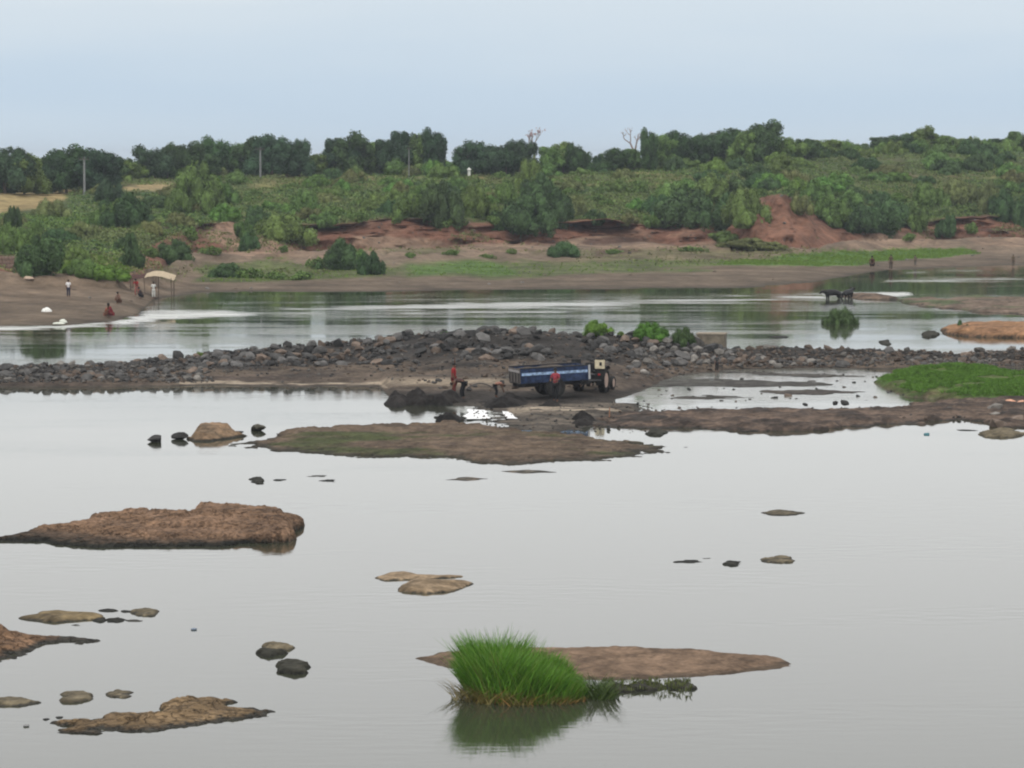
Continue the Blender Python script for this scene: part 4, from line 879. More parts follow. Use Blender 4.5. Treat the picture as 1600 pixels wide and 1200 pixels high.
# ground cover on the slopes: small leaf clumps
def clumps(name, pts, size, nl, mat, seed=0, upright=.5, blade=False, label=None, cat=None, parent=None, kind="stuff", lean=.35):
    r = np.random.RandomState(seed); pts = np.asarray(pts); n = len(pts)
    c = np.repeat(pts, nl, 0); sz = np.repeat(size * r.uniform(.5, 1.4, n), nl)[:, None] if np.ndim(size) == 0 else np.repeat(size, nl)[:, None]
    if blade:
        c = c + r.normal(size=(len(c), 3)) * sz * np.array([.25, .25, 0]); a = r.uniform(0, 6.28, len(c)); l = r.uniform(0, lean, len(c))
        dirv = np.stack([np.cos(a) * l, np.sin(a) * l, np.ones(len(c))], 1); sd = np.stack([-np.sin(a), np.cos(a), np.zeros(len(c))], 1)
        L_ = sz * r.uniform(.6, 1.15, len(c))[:, None]; W_ = L_ * .07
        m1_ = c + dirv * L_ * .55; tp = c + dirv * L_ + np.stack([np.cos(a) * l * l, np.sin(a) * l * l, -l * .3], 1) * L_
        q = np.stack([c - sd * W_, c + sd * W_, m1_ + sd * W_ * .8, tp, m1_ - sd * W_ * .8], 1).reshape(-1, 3); Fq = np.arange(len(q)).reshape(-1, 5)
    else:
        c = c + r.normal(size=(len(c), 3)) * sz * np.array([.5, .5, .22]) + np.array([0, 0, .3]) * sz
        nn = r.normal(size=(len(c), 3)) + np.array([0, -.2, upright]); nn /= np.linalg.norm(nn, axis=1)[:, None]
        t_ = np.cross(nn, r.normal(size=(len(c), 3))); t_ /= np.linalg.norm(t_, axis=1)[:, None]; b__ = np.cross(nn, t_); L_ = sz * r.uniform(.2, .42, len(c))[:, None]
        q = np.stack([c - t_ * L_, c - b__ * L_ * .5, c + t_ * L_, c + b__ * L_ * .5], 1).reshape(-1, 3); Fq = np.arange(len(q)).reshape(-1, 4)
    me = npmesh(name, q, Fq, smooth=False)
    o = link(name, me, mat, parent); tag(o, label, cat, None, kind); return o
sel = (s_ > 2.98) & (s_ < 6.2) & (pu > -120) & (pu < 1720) & (y_ < 1000)
idx = np.where(sel)[0]
fld = (((pu[idx] < 110) & (pv[idx] > 293) & (pv[idx] < 335)) | ((pu[idx] > 190) & (pu[idx] < 262) & (pv[idx] > 290) & (pv[idx] < 298)))
idx = idx[~fld]; dens = fbm(x_[idx] * .05, y_[idx] * .05, o=3, seed=77)
for nm, thr, mt, n_, seed_ in [("ground_cover", -.35, LEAF['mid'], 19000, 1), ("ground_cover", .0, LEAF['olive'], 15000, 2), ("ground_cover", -.1, LEAF['dark'], 7000, 3)]:
    k = idx[(dens * (1 if seed_ != 2 else -1)) > thr]; k = RS.choice(k, n_); pts = BPf[k] + np.stack([RS.uniform(-.5, .5, n_), RS.uniform(-1, 1, n_), np.zeros(n_)], 1)
    clumps(nm, pts, .42, 8, mt, seed_, label="low " + {1: "green", 2: "olive", 3: "dark green"}[seed_] + " scrub covering the slope between the shrubs", cat="ground cover")
gi = np.where((GREENM > .35) & (pu > -60) & (pu < 1660))[0]
gp_ = GREENM[gi] ** 4; gk = RS.choice(gi, 9000, p=gp_ / gp_.sum()); clumps("grass", BPf[gk] + np.stack([RS.uniform(-.6, .6, 9000), RS.uniform(-1, 1, 9000), np.zeros(9000)], 1), .20, 6, GRASSM, 5, blade=True, label="short bright grass along the far shore flat", cat="grass", lean=.7)
wi = np.where((s_ > 1.0) & (s_ < 3.0) & (pu > -60) & (pu < 1660) & (nA + .6 * nC > .12))[0]
wk = RS.choice(wi, 2600); clumps("weeds", BPf[wk], .36, 7, LEAF['olive'], 6, label="sparse olive weeds on the tan flat under the cliff", cat="weeds")
# grass bank at the right
fm = field.data; fv = np.empty(len(fm.vertices) * 3, np.float32); fm.vertices.foreach_get("co", fv); fv = fv.reshape(-1, 3) + np.array(field.location)
fu, fvv, _ = proj(fv)
k = np.where((fv[:, 2] > .24) & (fu < 1680))[0]; nz_ = fbm(fv[k, 0] * .3, fv[k, 1] * .4, o=4, seed=201)
k2 = k[(nz_ > -.12)]; kk = RS.choice(k2, 16000)
clumps("grass", fv[kk] + np.stack([RS.uniform(-.06, .06, 16000), RS.uniform(-.1, .1, 16000), np.zeros(16000)], 1), .15, 5, GRASSM, 8, blade=True, label="dense bright green grass on the bank at the right", cat="grass", lean=.8)
# green weeds on the ridge and mossy bar
for (u, v, w_, h_, tn, lab) in [(936,521,46,24,'bright',"bright green bush on the stone ridge, left of three"),(1017,526,58,30,'bright',"widest bright green bush on the stone ridge, middle of three"),
                              (1069,528,36,30,'dark',"dark bush on the stone ridge just left of the concrete block"),(311,556,16,9,'mid',"tiny green weed among the left ridge stones"),(692,520,24,7,'dark',"small dark tuft on top of the stone ridge"),(970,520,14,8,'mid',"small weed between the two bright bushes on the ridge")]:
    p = on_spit(u, v); o = shrub(u, v, w_, h_, tn, lab, p=p); o["label"] = lab
#PART3
# ------------------------------------------------------------------ small builders for objects
def bmbox(bm, c, s, rz=0, mi=0, bev=0, M=None):
    r = bmesh.ops.create_cube(bm, size=1); T = Matrix.Translation(c) @ Matrix.Rotation(rz, 4, 'Z') @ Matrix.Diagonal((*s, 1))
    if M is not None: T = M @ T
    for v in r['verts']: v.co = T @ v.co
    fs = set(f for v in r['verts'] for f in v.link_faces)
    for f in fs: f.material_index = mi
    if bev: bmesh.ops.bevel(bm, geom=list(set(e for f in fs for e in f.edges)), offset=bev, segments=2, affect='EDGES')
def mk(name, bm, mat, parent=None, smooth=False):
    me = bpy.data.meshes.new(name); bm.normal_update(); bm.to_mesh(me); bm.free()
    if smooth:
        for p in me.polygons: p.use_smooth = True
    return link(name, me, mat, parent)
def box(name, c, s, mat, parent, bev=.01, rz=0):
    bm = bmesh.new(); bmbox(bm, Vector(c), s, rz, 0, bev); return mk(name, bm, mat, parent)
def lathe(bm, prof, n=28, M=Matrix(), ridge=None):
    rings = [[bm.verts.new(M @ Vector((x, math.cos(2 * math.pi * k / n) * r, math.sin(2 * math.pi * k / n) * r))) for k in range(n)] for x, r in prof]
    for i in range(len(rings) - 1):
        for k in range(n): bm.faces.new((rings[i][k], rings[i][(k + 1) % n], rings[i + 1][(k + 1) % n], rings[i + 1][k]))
    bm.faces.new(rings[0][::-1]); bm.faces.new(rings[-1])
RUB = flat("rubber", (.018, .017, .016), .85); BLUE = flat("blue_paint", (.016, .031, .078), .6, spec=.3, var=.6, scale=5)
PALEB = flat("pale_blue_paint", (.27, .38, .55), .6, var=.5, scale=7); STEEL = flat("dark_steel", (.035, .034, .035), .6, .3)
RUSTY = flat("dusty_steel", (.10, .085, .075), .8); CREAM = flat("cream_paint", (.58, .51, .36), .5); DARK = flat("near_black", (.012, .012, .013), .6)
RIMP = flat("pinkish_rim", (.46, .33, .27), .6); REDL = flat("red_lens", (.35, .02, .02), .3)
def wheel(parent, loc, R_, W_, rimmat, lugs=0, rz=0):
    e = None
    bm = bmesh.new(); h = W_ / 2
    lathe(bm, [(-h * .7, R_ * .58), (-h, R_ * .72), (-h, R_ * .9), (-h * .75, R_ * .985), (0, R_), (h * .75, R_ * .985), (h, R_ * .9), (h, R_ * .72), (h * .7, R_ * .58)], 30)
    for i in range(lugs):
        a = 2 * math.pi * i / lugs
        for sd in (-1, 1): bmbox(bm, Vector((sd * h * .48, 0, R_ * 1.005)), (h * .95, .05, .05), sd * .5, M=Matrix.Rotation(a + (.5 if sd > 0 else 0) * 2 * math.pi / lugs, 4, 'X'))
    t_ = mk("wheel", bm, RUB, parent); t_.location = loc; t_.rotation_euler = (0, 0, rz)
    bm = bmesh.new(); lathe(bm, [(-h * .78, R_ * .60), (-h * .5, R_ * .52), (-h * .3, R_ * .2), (-h * .6, R_ * .14), (-h * .6, .02), (h * .6, .02), (h * .6, R_ * .14), (h * .3, R_ * .2), (h * .5, R_ * .52), (h * .78, R_ * .60)], 26)
    mk("rim", bm, rimmat, t_); return t_
# ------------------------------------------------------------------ trailer
tp = on_spit(858, 619); tp.z = .22
tr = empty("trailer", tp, math.radians(17), 0, math.radians(-2.2)); tag(tr, "blue farm trailer with a pale blue stripe, parked on the dark mud", "trailer")
L_, W_, Hb, zb = 3.55, 1.95, .72, .78
# x forward, y left (away), z up, origin at ground below the axle
x0, x1 = -1.75, 1.8
for sd in (-1, 1):
    sp = box("side_panel", (0, 0, 0), (x1 - x0, .05, Hb), BLUE, tr); sp.location = (0.02, sd * W_ / 2, zb + Hb / 2)
    box("stripe", (0, sd * .031, .09), (x1 - x0 - .12, .012, .13), PALEB, sp, .002)
    for i in range(6): box("rib", (x0 + .12 + i * (x1 - x0 - .24) / 5, sd * .047, -.13), (.055, .045, .28), BLUE, sp, .004)
    box("top_rail", (0, 0, Hb / 2 + .025), (x1 - x0 + .04, .09, .05), STEEL, sp, .006)
tg = box("tailgate", (0, 0, 0), (.05, W_ - .06, Hb - .02), RUSTY, tr); tg.location = (x0, 0, zb + Hb / 2)
for i in range(4): box("rib", (-.04, -.75 + i * .5, -.08), (.04, .06, .5), STEEL, tg, .004)
box("band", (-.035, 0, .22), (.02, W_ - .1, .12), flat("dusty_pale_paint", (.30, .28, .27), .8), tg, .002)
fp = box("front_panel", (0, 0, 0), (.05, W_ - .06, Hb - .02), BLUE, tr); fp.location = (x1, 0, zb + Hb / 2)
box("corner_post", (1.83, -W_ / 2 - .004, zb + Hb / 2 + .03), (.10, .10, Hb), flat("pale_grey_paint", (.42, .42, .42), .7), tr, .01)
box("floor", (0, 0, zb - .02), (x1 - x0, W_ - .1, .05), STEEL, tr)
for sd in (-1, 1): box("chassis_rail", (.1, sd * .42, zb - .14), (3.7, .10, .18), STEEL, tr)
for i in range(4): box("cross_member", (-1.5 + i, 0, zb - .10), (.08, 1.8, .08), STEEL, tr)
box("axle", (0, 0, .52), (.12, 1.75, .12), STEEL, tr)
for sd in (-1, 1):
    box("leaf_spring", (0, sd * .48, .60), (.95, .07, .07), STEEL, tr)
    wheel(tr, (.05, sd * .86, .52), .52, .30, STEEL, 0, math.pi / 2)
bm = bmesh.new(); tube(bm, [(1.7, -.42, .66), (2.75, 0, .62)], [.05, .05]); tube(bm, [(1.7, .42, .66), (2.75, 0, .62)], [.05, .05]); mk("drawbar", bm, STEEL, tr)
box("mudguard_flap", (-.75, -.9, .55), (.03, .32, .45), DARK, tr)
# sand in the bed
gx, gy = np.meshgrid(np.linspace(x0 + .04, x1 - .04, 34), np.linspace(-W_ / 2 + .04, W_ / 2 - .04, 20))
gz = zb + .58 + .16 * np.cos(gx * .8) * np.cos(gy * 1.3) + .07 * fbm(gx * 2, gy * 2, o=4, seed=300)
sv = np.stack([gx, gy, gz], -1).reshape(-1, 3); lo = sv.copy(); 
sl_ = npmesh("sand_load", sv, gridfaces(20, 34), np.broadcast_to((.085, .07, .058), sv.shape)); o = link("sand_load", sl_, EARTH_NEAR); o.matrix_world = Matrix.Translation(tp) @ Euler((0, math.radians(-2.2), math.radians(17))).to_matrix().to_4x4(); tag(o, "dark wet sand heaped inside the blue trailer", "sand")
# ------------------------------------------------------------------ tractor (x right of the driver, y forward)
pr = at(924, 612, .25)
ta = empty("tractor", (pr.x, pr.y + .2, .22), math.radians(-17)); tag(ta, "dark tractor seen from behind with cream mudguards, hitched in front of the trailer", "tractor")
wheel(ta, (-.66, 0, .62), .62, .34, RIMP, 20); wheel(ta, (.66, 0, .62), .62, .34, RIMP, 20)
wheel(ta, (-.6, 1.85, .36), .36, .2, RIMP, 0); wheel(ta, (.6, 1.85, .36), .36, .2, RIMP, 0)
box("rear_axle", (0, 0, .62), (1.1, .26, .28), STEEL, ta, .04); box("gearbox", (0, .5, .68), (.42, 1.3, .42), STEEL, ta, .04)
box("engine", (0, 1.45, .78), (.44, .9, .5), STEEL, ta, .04); box("front_axle", (0, 1.85, .4), (1.1, .12, .12), STEEL, ta, .02)
box("bonnet", (0, 1.5, 1.13), (.52, 1.15, .36), flat("dark_blue_bonnet", (.03, .05, .11), .4), ta, .08); box("grille", (0, 2.08, 1.0), (.42, .05, .5), DARK, ta, .02)
for sd in (-1, 1):
    bm = bmesh.new(); n = 12; outer = []
    for i in range(n + 1):
        a = math.radians(-18 + 150 * i / n); outer.append((math.cos(math.pi - a) * .74 * 1.0, math.sin(a) * .74))
    pv_ = []
    for (yy, zz) in outer: pv_.append([bm.verts.new((sd * (.66 + k), yy, .62 + zz)) for k in (-.22, .22)])
    for a_, b_ in zip(pv_, pv_[1:]): bm.faces.new((a_[0], a_[1], b_[1], b_[0]))
    r = bmesh.ops.solidify(bm, geom=bm.faces[:], thickness=.03); fdr = mk("mudguard", bm, DARK, ta)
    box("rear_plate", (sd * .62, -.62, 1.46), (.52, .05, .46), CREAM if sd > 0 else DARK, fdr, .02); box("dark_mark", (sd * .62 + .05, -.649, 1.48), (.13, .01, .18), DARK, fdr, .002)
    box("tail_lamp", (sd * .62, -.75, .95), (.12, .05, .09), REDL, fdr, .01)
box("cap_strip", (.62, -.60, 1.73), (.40, .10, .07), DARK, ta, .01)
st = box("seat", (0, -.15, 1.05), (.46, .42, .10), DARK, ta, .03); box("backrest", (0, -.36, 1.3), (.44, .08, .42), DARK, st, .03)
box("footplate", (0, .35, .82), (.9, .7, .04), STEEL, ta); box("dashboard", (0, .82, 1.2), (.4, .16, .4), STEEL, ta, .03)
bm = bmesh.new(); tube(bm, [(0, .75, 1.25), (0, .5, 1.48)], [.02, .02]); 
M_ = Matrix.Translation((0, .5, 1.5)) @ Matrix.Rotation(math.radians(40), 4, 'X')
tube(bm, [M_ @ Vector((math.cos(a) * .2, math.sin(a) * .2, 0)) for a in [i * math.pi / 8 for i in range(17)]], [.016] * 17, 5); mk("steering_wheel", bm, DARK, ta)
bm = bmesh.new(); tube(bm, [(.2, 1.6, 1.25), (.2, 1.6, 1.75)], [.035, .035], 8); mk("exhaust", bm, STEEL, ta)
for sd in (-1, 1):
    bm = bmesh.new(); tube(bm, [(sd * .2, -.1, .5), (sd * .32, -.75, .42)], [.03, .03]); mk("lift_arm", bm, STEEL, ta)
box("hitch", (0, -.55, .5), (.14, .7, .08), STEEL, ta)
bm = bmesh.new(); tube(bm, [(.9, -.1, .05), (.98, -.1, .28)], [.05, .07], 8); mk("wheel_chock", bm, DARK, ta)

# ------------------------------------------------------------------ people
def skin_mesh(J, E, rad, sub=1, root=0):
    me = bpy.data.meshes.new("tmp"); names = list(J); me.from_pydata([J[k] for k in names], [(names.index(a), names.index(b)) for a, b in E], [])
    o = bpy.data.objects.new("tmp", me); scene.collection.objects.link(o)
    sk = o.modifiers.new("s", 'SKIN'); sk.use_smooth_shade = True
    for i, k in enumerate(names):
        r_ = rad.get(k, .04) if isinstance(rad, dict) else rad
        me.skin_vertices[0].data[i].radius = (r_, r_) if not isinstance(r_, tuple) else r_
        me.skin_vertices[0].data[i].use_root = (i == root)
    ss = o.modifiers.new("ss", 'SUBSURF'); ss.levels = sub; ss.render_levels = sub
    dg = bpy.context.evaluated_depsgraph_get(); out_ = bpy.data.meshes.new_from_object(o.evaluated_get(dg))
    bpy.data.objects.remove(o); bpy.data.meshes.remove(me)
    for p in out_.polygons: p.use_smooth = True
    return out_
def sym(J):
    K = {}
    for k, v in J.items():
        if k.endswith("L"): K[k] = v; K.setdefault(k[:-1] + "R", (-v[0], v[1], v[2]))
        else: K[k] = v
    return K
POSES = {
 'stand': dict(pelvis=(0,0,.92), waist=(0,.0,1.08), chest=(0,.0,1.28), collar=(0,-.01,1.40), neck=(0,0,1.47), head=(0,.02,1.56), hipL=(.09,0,.88), kneeL=(.10,.03,.48), ankL=(.10,-.02,.08), toeL=(.12,.13,.03),
               shL=(.18,-.01,1.38), elL=(.23,.0,1.12), wrL=(.22,.09,.88)),
 'dig':   dict(pelvis=(0,-.05,.88), waist=(0,.0,1.02), chest=(0,.10,1.20), collar=(0,.16,1.30), neck=(0,.19,1.37), head=(0,.24,1.45), hipL=(.09,-.05,.84), kneeL=(.12,.10,.46), ankL=(.14,.0,.08), toeL=(.15,.15,.03),
               shL=(.18,.14,1.29), elL=(.24,.26,1.06), wrL=(.10,.42,.98), kneeR=(-.12,-.02,.46), ankR=(-.15,-.16,.08), toeR=(-.17,-.01,.03)),
 'bend':  dict(pelvis=(0,-.12,.86), waist=(0,.02,.96), chest=(0,.22,.98), collar=(0,.34,.96), neck=(0,.42,.93), head=(0,.50,.87), hipL=(.09,-.12,.83), kneeL=(.12,.02,.46), ankL=(.13,-.06,.08), toeL=(.14,.09,.03),
               shL=(.17,.32,.95), elL=(.20,.40,.70), wrL=(.13,.50,.46)),
 'squat': dict(pelvis=(0,-.02,.26), waist=(0,.03,.42), chest=(0,.12,.60), collar=(0,.17,.70), neck=(0,.20,.77), head=(0,.25,.86), hipL=(.09,-.01,.25), kneeL=(.17,.36,.50), ankL=(.13,.08,.08), toeL=(.15,.23,.03),
               shL=(.17,.16,.69), elL=(.21,.34,.50), wrL=(.10,.50,.38)),
}
SKINM = flat("brown_skin", (.13, .065, .04), .6); HAIRM = flat("black_hair", (.012, .011, .010), .8); EYE = flat("eye_white", (.6, .58, .55), .4)
CLOTH = {}
def cloth(c):
    if c not in CLOTH: CLOTH[c] = flat("cloth", c, .9, spec=.1, var=.25, scale=9)
    return CLOTH[c]
def limb_dir(a, b): v = Vector(b) - Vector(a); return v.normalized()
def person(p, rz, pose, top, bottom, label, hair=True, scale=1.0, sari=False, arms=None, sleeves=True):
    e = empty("person", p, rz); e.scale = (scale,) * 3; tag(e, label, "person")
    J = dict(POSES[pose])
    if arms: J.update(arms)
    J = sym(J); nk = Vector(J['neck']); hd = Vector(J['head']); hdir = (hd - nk).normalized()
    JJ = dict(J); JJ['crown'] = tuple(hd + hdir * .10)
    Eg = [('pelvis','waist'),('waist','chest'),('chest','collar'),('collar','neck'),('neck','head'),('head','crown')]
    rad = dict(pelvis=.115, waist=.105, chest=.125, collar=.09, neck=.05, head=.082, crown=.07, hipL=.085, hipR=.085, kneeL=.055, kneeR=.055, ankL=.036, ankR=.036, toeL=.03, toeR=.03, shL=.05, shR=.05, elL=.036, elR=.036, wrL=.025, wrR=.025)
    for s_d in "LR":
        Eg += [('pelvis','hip'+s_d),('hip'+s_d,'knee'+s_d),('knee'+s_d,'ank'+s_d),('ank'+s_d,'toe'+s_d),('collar','sh'+s_d),('sh'+s_d,'el'+s_d),('el'+s_d,'wr'+s_d)]
        w0 = Vector(J['wr'+s_d]); d = limb_dir(J['el'+s_d], w0); side = d.cross(Vector((0, 0, 1)) if abs(d.z) < .8 else Vector((0, 1, 0))).normalized()
        palm = w0 + d * .06; JJ['palm'+s_d] = tuple(palm); rad['palm'+s_d] = .028; Eg.append(('wr'+s_d, 'palm'+s_d))
        for k in range(4):
            off = side * (.03 - .02 * k); ln = (.07, .08, .075, .058)[k]; a_ = 'f%da%s' % (k, s_d); b_ = 'f%db%s' % (k, s_d)
            JJ[a_] = tuple(palm + off + d * ln * .5); JJ[b_] = tuple(palm + off + d * ln * .95 + Vector((0, .012, -.01))); rad[a_] = .009; rad[b_] = .008; Eg += [('palm'+s_d, a_), (a_, b_)]
        JJ['th'+s_d] = tuple(w0 + side * .045 + d * .035); JJ['tt'+s_d] = tuple(w0 + side * .055 + d * .075); rad['th'+s_d] = .011; rad['tt'+s_d] = .009; Eg += [('wr'+s_d, 'th'+s_d), ('th'+s_d, 'tt'+s_d)]
    body = skin_mesh(JJ, Eg, rad, 1)
    # nose and ears joined to the body
    bm = bmesh.new(); bm.from_mesh(body); fwd = Vector((0, 1, 0)); fwd = (fwd - hdir * fwd.dot(hdir)).normalized(); c = hd + hdir * .035
    for off, s_ in ((fwd * .085 - hdir * .01, (.012, .016, .02)), (Vector((.082, 0, 0)), (.01, .02, .03)), (Vector((-.082, 0, 0)), (.01, .02, .03)), (fwd * .076 - hdir * .045, (.025, .008, .006))):
        bmesh.ops.create_icosphere(bm, subdivisions=1, radius=1, matrix=Matrix.Translation(c + off) @ Matrix.Diagonal((*s_, 1)))
    bm.to_mesh(body); bm.free(); link("body", body, SKINM, e)
    bm = bmesh.new()
    for sx in (-1, 1): bmesh.ops.create_icosphere(bm, subdivisions=1, radius=.009, matrix=Matrix.Translation(c + fwd * .078 + Vector((sx * .032, 0, 0)) + hdir * .015))
    mk("eyes", bm, EYE, e)
    bm = bmesh.new(); bmesh.ops.create_icosphere(bm, subdivisions=2, radius=.1, matrix=Matrix.Translation(hd + hdir * .075 - fwd * .02) @ Matrix.Diagonal((.98, 1.02, .85, 1)))
    mk("hair", bm, HAIRM if hair is True else cloth(hair), e, True)
    sr = dict(pelvis=.135, waist=.13, chest=.145, collar=.10, shL=.068, shR=.068, elL=.055, elR=.055)
    sE = [('pelvis','waist'),('waist','chest'),('chest','collar'),('collar','shL'),('collar','shR')] + ([('shL','elL'),('shR','elR')] if sleeves else [])
    sJ = {k: J[k] for k in ('pelvis','waist','chest','collar','shL','shR')}
    if sleeves:
        for k in "LR": sJ['el'+k] = tuple(Vector(J['sh'+k]).lerp(Vector(J['el'+k]), .8))
    link("shirt", skin_mesh(sJ, sE, sr, 1), cloth(top), e)
    tJ = {k: J[k] for k in ('pelvis','hipL','hipR','kneeL','kneeR')}; tr_ = dict(pelvis=.128, hipL=.102, hipR=.102, kneeL=.078, kneeR=.078, ankL=.062, ankR=.062)
    for k in "LR": tJ['ank'+k] = tuple(Vector(J['knee'+k]).lerp(Vector(J['ank'+k]), .82))
    if sari:
        tJ = dict(pelvis=J['pelvis'], mid=tuple((Vector(J['kneeL']) + Vector(J['kneeR'])) / 2), low=tuple((Vector(J['ankL']) + Vector(J['ankR'])) / 2 + Vector((0, 0, .04))))
        link("skirt", skin_mesh(tJ, [('pelvis','mid'),('mid','low')], dict(pelvis=.15, mid=.19, low=.22), 1), cloth(bottom), e)
    else:
        link("trousers", skin_mesh(tJ, [('pelvis','hipL'),('pelvis','hipR'),('hipL','kneeL'),('hipR','kneeR'),('kneeL','ankL'),('kneeR','ankR')], tr_, 1), cloth(bottom), e)
    return e
RED, NAVY, BLK, WHT, MAR = (.27, .028, .03), (.03, .035, .06), (.02, .02, .022), (.72, .70, .70), (.17, .02, .025)
def sp(u, v): p = on_spit(u, v); return p
person(on_spit(868, 627), math.radians(150), 'stand', (.27, .045, .06), BLK, "person in a pinkish red shirt standing at the trailer's side", arms=dict(elL=(.24, .08, 1.14), wrL=(.12, .28, 1.1)))
person(on_spit(709, 618), math.radians(-100), 'stand', RED, MAR, "person in a red shirt standing with one arm raised among the spoil heaps", arms=dict(elR=(-.20, .02, 1.62), wrR=(-.12, .03, 1.86)))
person(on_spit(722, 624), math.radians(70), 'bend', (.08, .05, .045), BLK, "person in dark clothes bending over beside the person in red", sleeves=False)
person(on_spit(776, 620), math.radians(-75), 'bend', (.30, .15, .11), BLK, "bare-backed person stooping low over the heap behind the trailer", scale=.72, sleeves=False)
bank_p = lambda u, v: on_bank(u, v)
person(bank_p(107, 466), math.radians(200), 'stand', WHT, NAVY, "person in a white shirt and dark trousers standing alone on the left sandbank", scale=.86)
person(bank_p(214, 462), math.radians(160), 'dig', RED, (.30, .12, .10), "person in bright red stooping at the left end of the tarpaulin shelter", scale=.95)
person(bank_p(222, 466), math.radians(100), 'squat', (.05, .04, .04), BLK, "dark clad person squatting by the water under the tarpaulin")
person(bank_p(240, 466), math.radians(190), 'stand', (.55, .55, .52), (.60, .60, .56), "person in pale clothes standing under the tarpaulin's right half", scale=.85)
person(bank_p(187, 476), math.radians(150), 'squat', (.20, .12, .09), (.12, .07, .05), "small brown clad figure squatting behind the pair at the point")
person(bank_p(175, 496), math.radians(120), 'squat', MAR, MAR, "person in dark maroon squatting at the tip of the sandbank", scale=1.1)
person(bank_p(165, 496), math.radians(-120), 'squat', (.22, .08, .05), (.25, .12, .08), "person in brown squatting left of the one in maroon")
person(bank_p(1363, 418), math.radians(170), 'squat', (.07, .035, .03), BLK, "dark figure squatting on the far right shore, left of the standing one", scale=1.3)
person(bank_p(1392, 422), math.radians(170), 'stand', (.09, .06, .045), (.07, .05, .04), "thin dark figure standing on the far right shore")
person(bank_p(1430, 416), math.radians(190), 'stand', (.14, .11, .09), (.10, .09, .08), "faint brown figure standing behind the far right shallows", scale=.75)
person(bank_p(1583, 418), math.radians(190), 'stand', (.12, .09, .06), (.09, .07, .05), "brown figure near the right edge beside a pale rock on the shore", scale=.85)
# figure by the causeway at the pond's corner
person(on_spit(1120, 585), math.radians(200), 'stand', (.05, .05, .05), BLK, "small dark figure standing at the pond's far edge before the causeway", scale=.6)
# pale bundles
def bundle(u, v, w_, h_, mat, label, name="cloth_bundle", p=None):
    bm = bmesh.new(); bmesh.ops.create_icosphere(bm, subdivisions=3, radius=1)
    for q in bm.verts:
        k = 1 + .35 * float(fbm(q.co.x * 1.7 + u, q.co.y * 1.7, q.co.z * 1.7, o=3)); q.co = Vector((q.co.x * k * w_, q.co.y * k * w_ * .6, max(q.co.z * k * h_, -.02)))
    o = mk(name, bm, mat, None, True); o.location = p if p is not None else on_bank(u, v); tag(o, label, "cloth"); return o
bundle(73, 487, .40, .30, cloth((.78, .78, .74)), "white washing bundle lying on the left sandbank")
bundle(90, 507, .45, .12, cloth((.60, .62, .54)), "pale cloth spread at the water's edge, left half", p=at(92, 506, .12)); bundle(99, 503, .3, .25, cloth((.66, .68, .60)), "pale cloth heap at the water's edge, right half", p=at(99, 504, .12))
bundle(45, 436, .45, .22, cloth((.45, .34, .26)), "tan lump on the crest of the left sandbank")
# tarpaulin shelter
cp = on_bank(240, 460); cp.z = max(cp.z, .05)
sh = empty("tarpaulin_shelter", cp); tag(sh, "low sagging tan tarpaulin on crooked poles at the left water's edge", "shelter")
TARP, TARPD = cloth((.42, .34, .24)), cloth((.07, .035, .03))
def sheet(name, x0, x1, y0, y1, zf, mat, parent, th=.02, n=24):
    A, B = np.meshgrid(np.linspace(x0, x1, n), np.linspace(y0, y1, 12)); Zs = zf(A, B); Vt = np.stack([A, B, Zs], -1).reshape(-1, 3); Vb = Vt - np.array([0, 0, th])
    F1 = gridfaces(12, n); V_ = np.concatenate([Vt, Vb]); F2 = F1[:, ::-1] + len(Vt); o = link(name, npmesh(name, V_, np.concatenate([F1, F2])), mat, parent); return o
sheet("tarpaulin", -.7, 1.85, -1.0, 1.2, lambda a, b: 1.72 + .10 * np.cos(a * 1.4) - .10 * (a - .5) ** 2 + .16 * b + .06 * fbm(a * 1.5, b * 1.5, o=3), TARP, sh)
sheet("dark_tarpaulin", -2.0, -.75, -.8, 1.2, lambda a, b: 1.62 + .08 * (a + .7) + .14 * b + .10 * fbm(a * 1.6, b * 1.6, o=3, seed=4), TARPD, sh)
for (x, y, hh, lx) in [(-1.9,-.7,1.45,.05),(-.72,-.85,1.6,.1),(.35,-.9,1.62,-.25),(1.6,-.85,1.45,.05),(-1.9,1.0,1.6,0),(.3,1.1,1.75,0),(1.65,1.0,1.6,0)]:
    bm = bmesh.new(); tube(bm, [(x + lx, y, -.5), (x, y, hh)], [.045, .035], 6); mk("pole", bm, BARK, sh)
# ------------------------------------------------------------------ wall, block, poles, bare trees
def stone_wall(u0, u1, v, hm, label, name, mat, D_off=0):
    p0, p1 = on_bank(u0, v), on_bank(u1, v); p1.y = p0.y; p1.x = xy(u1, p0.y, p0.z)[0]; n = 9; e = empty(name, (p0.x, p0.y, min(p0.z, p1.z) - .25)); tag(e, label, "wall")
    Lw = p1.x - p0.x; rowh = (hm + .25) / 4
    for r_ in range(4):
        x = -(r_ % 2) * .25
        while x < Lw - .2:
            w_ = rr.uniform(.5, .8); w_ = min(w_, Lw - x)
            bm = bmesh.new(); bmbox(bm, Vector((0, 0, 0)), (w_ - .03, .5 + rr.uniform(-.04, .04), rowh - .02), 0, 0, .03); q = mk("stone", bm, mat, e); q.location = (x + w_ / 2, rr.uniform(-.02, .02), rowh * (r_ + .5)); x += w_
    return e
stone_wall(-60, 37, 417, 1.1, "low brown stone wall ending beside the dark shrub at the left edge", "stone_wall", flat("wall_stone", (.20, .14, .11), .95, var=.3))
cb = on_spit(1112, 547); CONC = flat("weathered_concrete", (.17, .145, .11), .95, var=.35, scale=3)
ce = empty("concrete_block", (at(1112, 541, .6).x, at(1112, 541, .6).y, .35), math.radians(-9)); tag(ce, "square weathered concrete pier block on the stone ridge beside the dark bush", "concrete block")
